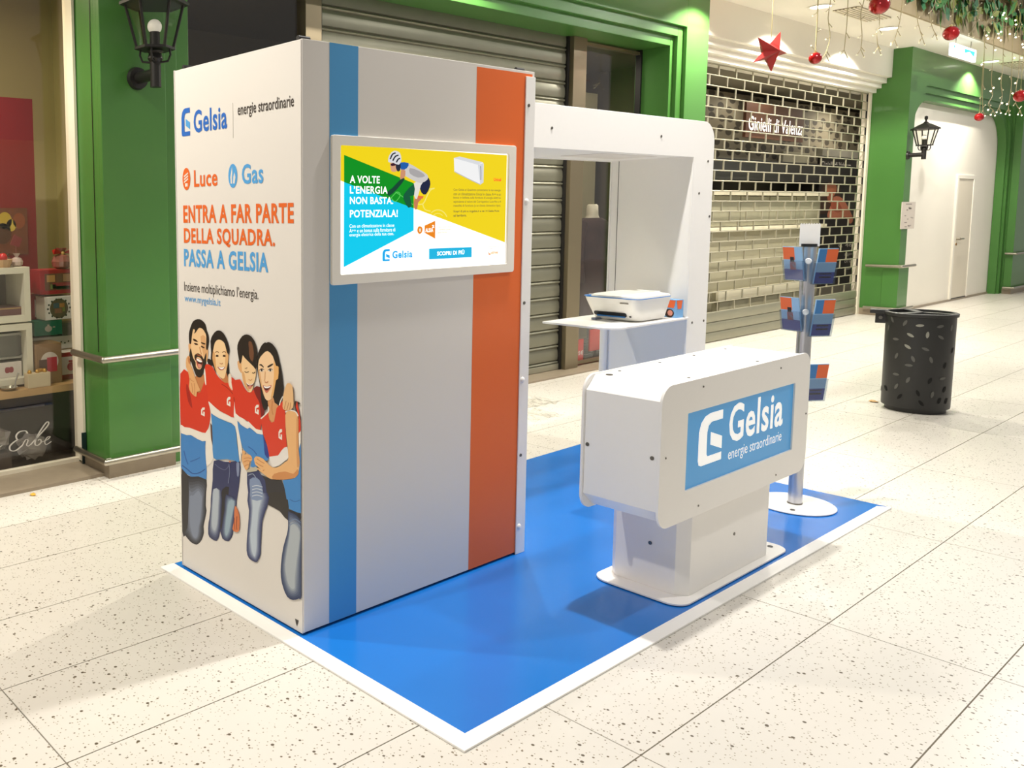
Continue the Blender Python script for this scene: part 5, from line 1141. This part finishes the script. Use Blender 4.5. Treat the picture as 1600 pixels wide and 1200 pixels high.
pp_([(1090,790),(1140,770),(1180,800),(1180,850),(1150,900),(1110,890),(1090,840)], (196, 122, 90))
pp_([(1130,980),(1160,900),(1230,910),(1290,1000),(1330,1100),(1300,1140),(1260,1080),(1200,1100),(1100,1080)], (206, 128, 100))
pp_([(1130,960),(1190,940),(1230,1010),(1200,1040),(1150,1020)], (176, 90, 66)); pp_([(1100,880),(1150,880),(1150,940),(1110,950)], (170, 96, 70))
obj('picture', mb, vcol_mat('poster_ink'), po, smooth=0, ink=True)
PWH = M('poster_white', (226, 222, 214), .5)
def ptx(s, px0, py0, px1, py1):
    x0, x1, a, b = rect(px0, py0, px1, py1, 3.496); lettering('lettering', s, (x0, 3.496, a), (1, 0, 0), (0, 0, 1), x1-x0, b-a, PWH, po, .01)
ptx('Gioielli di Valenza', 1283, 253, 1330, 261); ptx('\u20ac 46,-', 1309, 379, 1338, 388)
for k, py in enumerate((395, 405, 417)): ptx(('argento', 'oro e', 'perle')[k], 1319, py, 1336, py+6)
# ================================================================== CHRISTMAS DECORATIONS
RB = M('bauble_red', (170, 10, 18), .14, .35, coat=.6); CAPM = M('bauble_cap', (206, 190, 140), .3, .8)
def bauble(px, py, rpx, y, lab):
    c = at(px, py, 1, y); e = at(px+rpx, py, 1, y)
    u = at(px, py-rpx, 1, y); r = (u.z-c.z)
    t = thing('bauble', (c.x, c.y, c.z-r), lab, 'bauble', 'red Christmas baubles on the icicle lights')
    obj('ball', MB().ball(c, r, 28, 18), RB, t); obj('cap', MB().cyl((c.x, c.y, c.z+r*.96), (c.x, c.y, c.z+r*1.18), r*.22, n=12), CAPM, t)
    obj('hook', MB().tube([(c.x, c.y, c.z+r*1.15), (c.x+.01, c.y, c.z+r*1.4), (c.x, c.y, c.z+r*1.7), (c.x, c.y, max(c.z+r*2, 4.12)), (c.x, 1.402, max(c.z+r*2, 4.12))], .0025, 6), CAPM, t)
YG = 1.29
bauble(1374, 8, 15, 1.17, 'largest red bauble at the top of the picture'); bauble(1274, 91, 9.5, 1.17, 'red bauble right of the red paper star'); bauble(1486, 52, 11.5, 1.17, 'red bauble just above the exit sign'); bauble(1594, 150, 9.5, 1.17, 'red bauble cut by the right edge of the picture'); bauble(1530, 183, 6.5, 1.17, 'smallest red bauble hanging in front of the far white arch')
# paper star
ys_ = 1.56; S0 = at(1204, 81, 1, ys_); tips = [at(px, py, 1, ys_) for px, py in ((1220, 49), (1230, 83), (1205, 113), (1176, 98), (1184, 58))]
st = thing('paper_star', tuple(S0), 'red folded paper star hanging before the white fascia', 'star')
ringp = []
for k in range(5):
    ringp.append(tips[k]); mid = (tips[k]+tips[(k+1) % 5])/2; ringp.append(S0+(mid-S0)*.47)
STM = M('star_red_paper', (150, 26, 22), .5)
mb = MB(); fr_, bk_ = S0+Vector((0, -.085, 0)), S0+Vector((0, .085, 0)); n = 10
mb.add(ringp+[fr_, bk_], [(i, (i+1) % n, n) for i in range(n)]+[((i+1) % n, i, n+1) for i in range(n)])
obj('star_body', mb, STM, st, smooth=0); obj('thread', MB().tube([(S0.x, ys_, S0.z+.10), (S0.x, ys_, 3.85)], .0035, 6), CAPM, st)
# icicle light strings
WIRE = M('wire_cream', (168, 154, 116), .5); BULB = M('fairy_bulb', (255, 240, 205), .3, emit=5.); TIP = M('bulb_tip', (236, 226, 196), .4, emit=.4)
ORD = ('first', 'second', 'third', 'fourth', 'fifth', 'sixth', 'seventh', 'eighth', 'ninth', 'tenth', 'eleventh', 'twelfth', 'thirteenth', 'fourteenth', 'fifteenth', 'sixteenth', 'seventeenth')
paths = [[(1277,-25),(1278,0),(1276,40),(1274,80)], [(1300,-25),(1298,0),(1294,28),(1297,58),(1290,84)], [(1324,-25),(1325,0),(1323,40),(1319,78)], [(1352,-25),(1350,0),(1345,22),(1347,55),(1345,77)], [(1372,-20),(1374,8),(1374,40),(1370,52),(1372,74)], [(1412,-15),(1408,20),(1404,42),(1398,62)],
 [(1430,-15),(1433,28),(1437,45),(1441,59)], [(1464,-15),(1460,8),(1453,22),(1456,40),(1461,52)], [(1491,-12),(1490,15),(1489,28),(1487,41)], [(1528,-10),(1530,14),(1528,30),(1518,48)], [(1549,-10),(1556,14),(1548,28),(1542,41)], [(1588,-8),(1592,14),(1595,28),(1589,48)],
 [(1538,30),(1538,85),(1536,125),(1535,150),(1536,172)], [(1553,30),(1552,85),(1549,125),(1551,148),(1544,163),(1552,172)], [(1568,30),(1567,100),(1564,130),(1566,150),(1561,168)], [(1583,40),(1581,110),(1580,135),(1577,158),(1575,171)], [(1594,40),(1592,110),(1588,135),(1587,160),(1594,172)]]
random.seed(11)
for k, pth in enumerate(paths):
    far = k >= 12; yk = YG-.03*far
    pts = [at(px, py, 1, yk) for px, py in spline(pth, 4, False)]
    t = thing('icicle_light', tuple(pts[-1]), 'cream icicle light string, %s from the left%s' % (ORD[k if not far else k-12], ' along the top edge' if not far else ' in the lit group by the right edge'), 'light string', 'icicle light strings')
    wr = .004
    obj('wire', MB().tube([Vector((pts[0].x, 1.402, pts[0].z))]+pts, wr, 6), WIRE, t)
    L = len(pts); step = 3 if not far else 3
    for i in range(3, L, step):
        s = 1 if (i//step) % 2 else -1; p = pts[i]; e = p+Vector((s*.10, 0, random.choice((-.035, .04, -.05))))
        tw_ = obj('twig', MB().tube([p, e], .004, 5), WIRE, t)
        lit = far and random.random() < .45
        obj('bulb', MB().ball(e, .011 if lit else .007, 8, 6, (1, 1, 1)), BULB if lit else TIP, tw_)
    e = pts[-1]
    for s in (-1, 1):
        tw_ = obj('twig', MB().tube([e, e+Vector((s*.10, 0, -.07))], .004, 5), WIRE, t)
        obj('bulb', MB().ball(e+Vector((s*.10, 0, -.07)), .009, 8, 6), BULB if far else TIP, tw_)
# garland along the ceiling edge
GA = [M('garland_green', (84, 146, 80), .6), M('garland_olive', (146, 156, 76), .6), M('garland_dark', (56, 122, 78), .55)]
gl = thing('garland', (12.5, 1.36, 4.1), 'green leafy garland with fern fronds along the ceiling edge', 'garland')
q0, q1 = at(1418, -30, 1, 1.37), at(1640, 18, 1, 1.37)
pts = [q0.lerp(q1, i/14)+Vector((0, 0, .05*math.sin(i*1.7))) for i in range(15)]
obj('stem', MB().tube(pts, .02, 8), M('garland_stem', (92, 84, 46), .8), gl)
def leafmesh(c, d, up, ln, wd, mb):
    d = Vector(d).normalized(); s = d.cross(Vector(up)).normalized(); nrm = s.cross(d)
    ps = [c, c+d*ln*.3+s*wd*.5+nrm*wd*.08, c+d*ln*.65+s*wd*.42, c+d*ln, c+d*ln*.65-s*wd*.42, c+d*ln*.3-s*wd*.5+nrm*wd*.08, c+d*ln*.5-nrm*wd*.10]
    n0 = len(mb.v); mb.add(ps, [(0, 1, 6), (1, 2, 6), (2, 3, 6), (3, 4, 6), (4, 5, 6), (5, 0, 6)])
random.seed(23)
for px, py, ln in ((1500, -6, .34), (1520, 2, .26), (1566, 8, .42), (1558, 0, .3), (1482, -8, .22), (1588, 20, .3), (1452, -14, .16), (1600, 30, .3)):
    base = at(px, py, 1, 1.37); mb = MB(); tipd = Vector((random.uniform(-.15, .15), -.05, -1)).normalized()
    mb.tube([base, base+tipd*ln], .005, 5)
    for i in range(1, 9):
        c = base+tipd*(ln*i/9)
        for s in (-1, 1): leafmesh(c, Vector((s*.75, -.1, -.75)), (0, -1, 0), ln*.28*(1.15-i/10), ln*.05, mb)
    obj('fern_frond', mb, GA[0] if random.random() < .6 else GA[2], gl, smooth=0)
spots = []
for i in range(300):
    px = random.uniform(1428, 1640); lim = max(-2, (px-1425)*.26+4); py = random.uniform(-30, lim)
    if random.random() > (px-1400)/150: py -= 14
    spots.append((px, py))
spots += [(1532, 40), (1540, 47), (1538, 36), (1545, 52), (1592, 52), (1598, 60), (1586, 44), (1462, 8), (1476, 10), (1470, 16), (1580, 30), (1574, 26), (1596, 40)]
for px, py in spots:
    c = at(px, py, 1, random.uniform(1.345, 1.385)); mb = MB()
    leafmesh(c, (random.uniform(-1, 1), random.uniform(-.12, .03), random.uniform(-1, .5)), (random.uniform(-.3, .3), -1, .2), random.uniform(.13, .28), random.uniform(.08, .15), mb)
    obj('leaf', mb, random.choice(GA), gl, smooth=0)
for i in range(16):
    px = random.uniform(1540, 1600); py = random.uniform(28, 80) - max(0, (1600-px)*.3); c = at(px, py, 1, 1.335)
    obj('fairy_bulb', MB().ball(c, .012, 8, 6), BULB, gl)
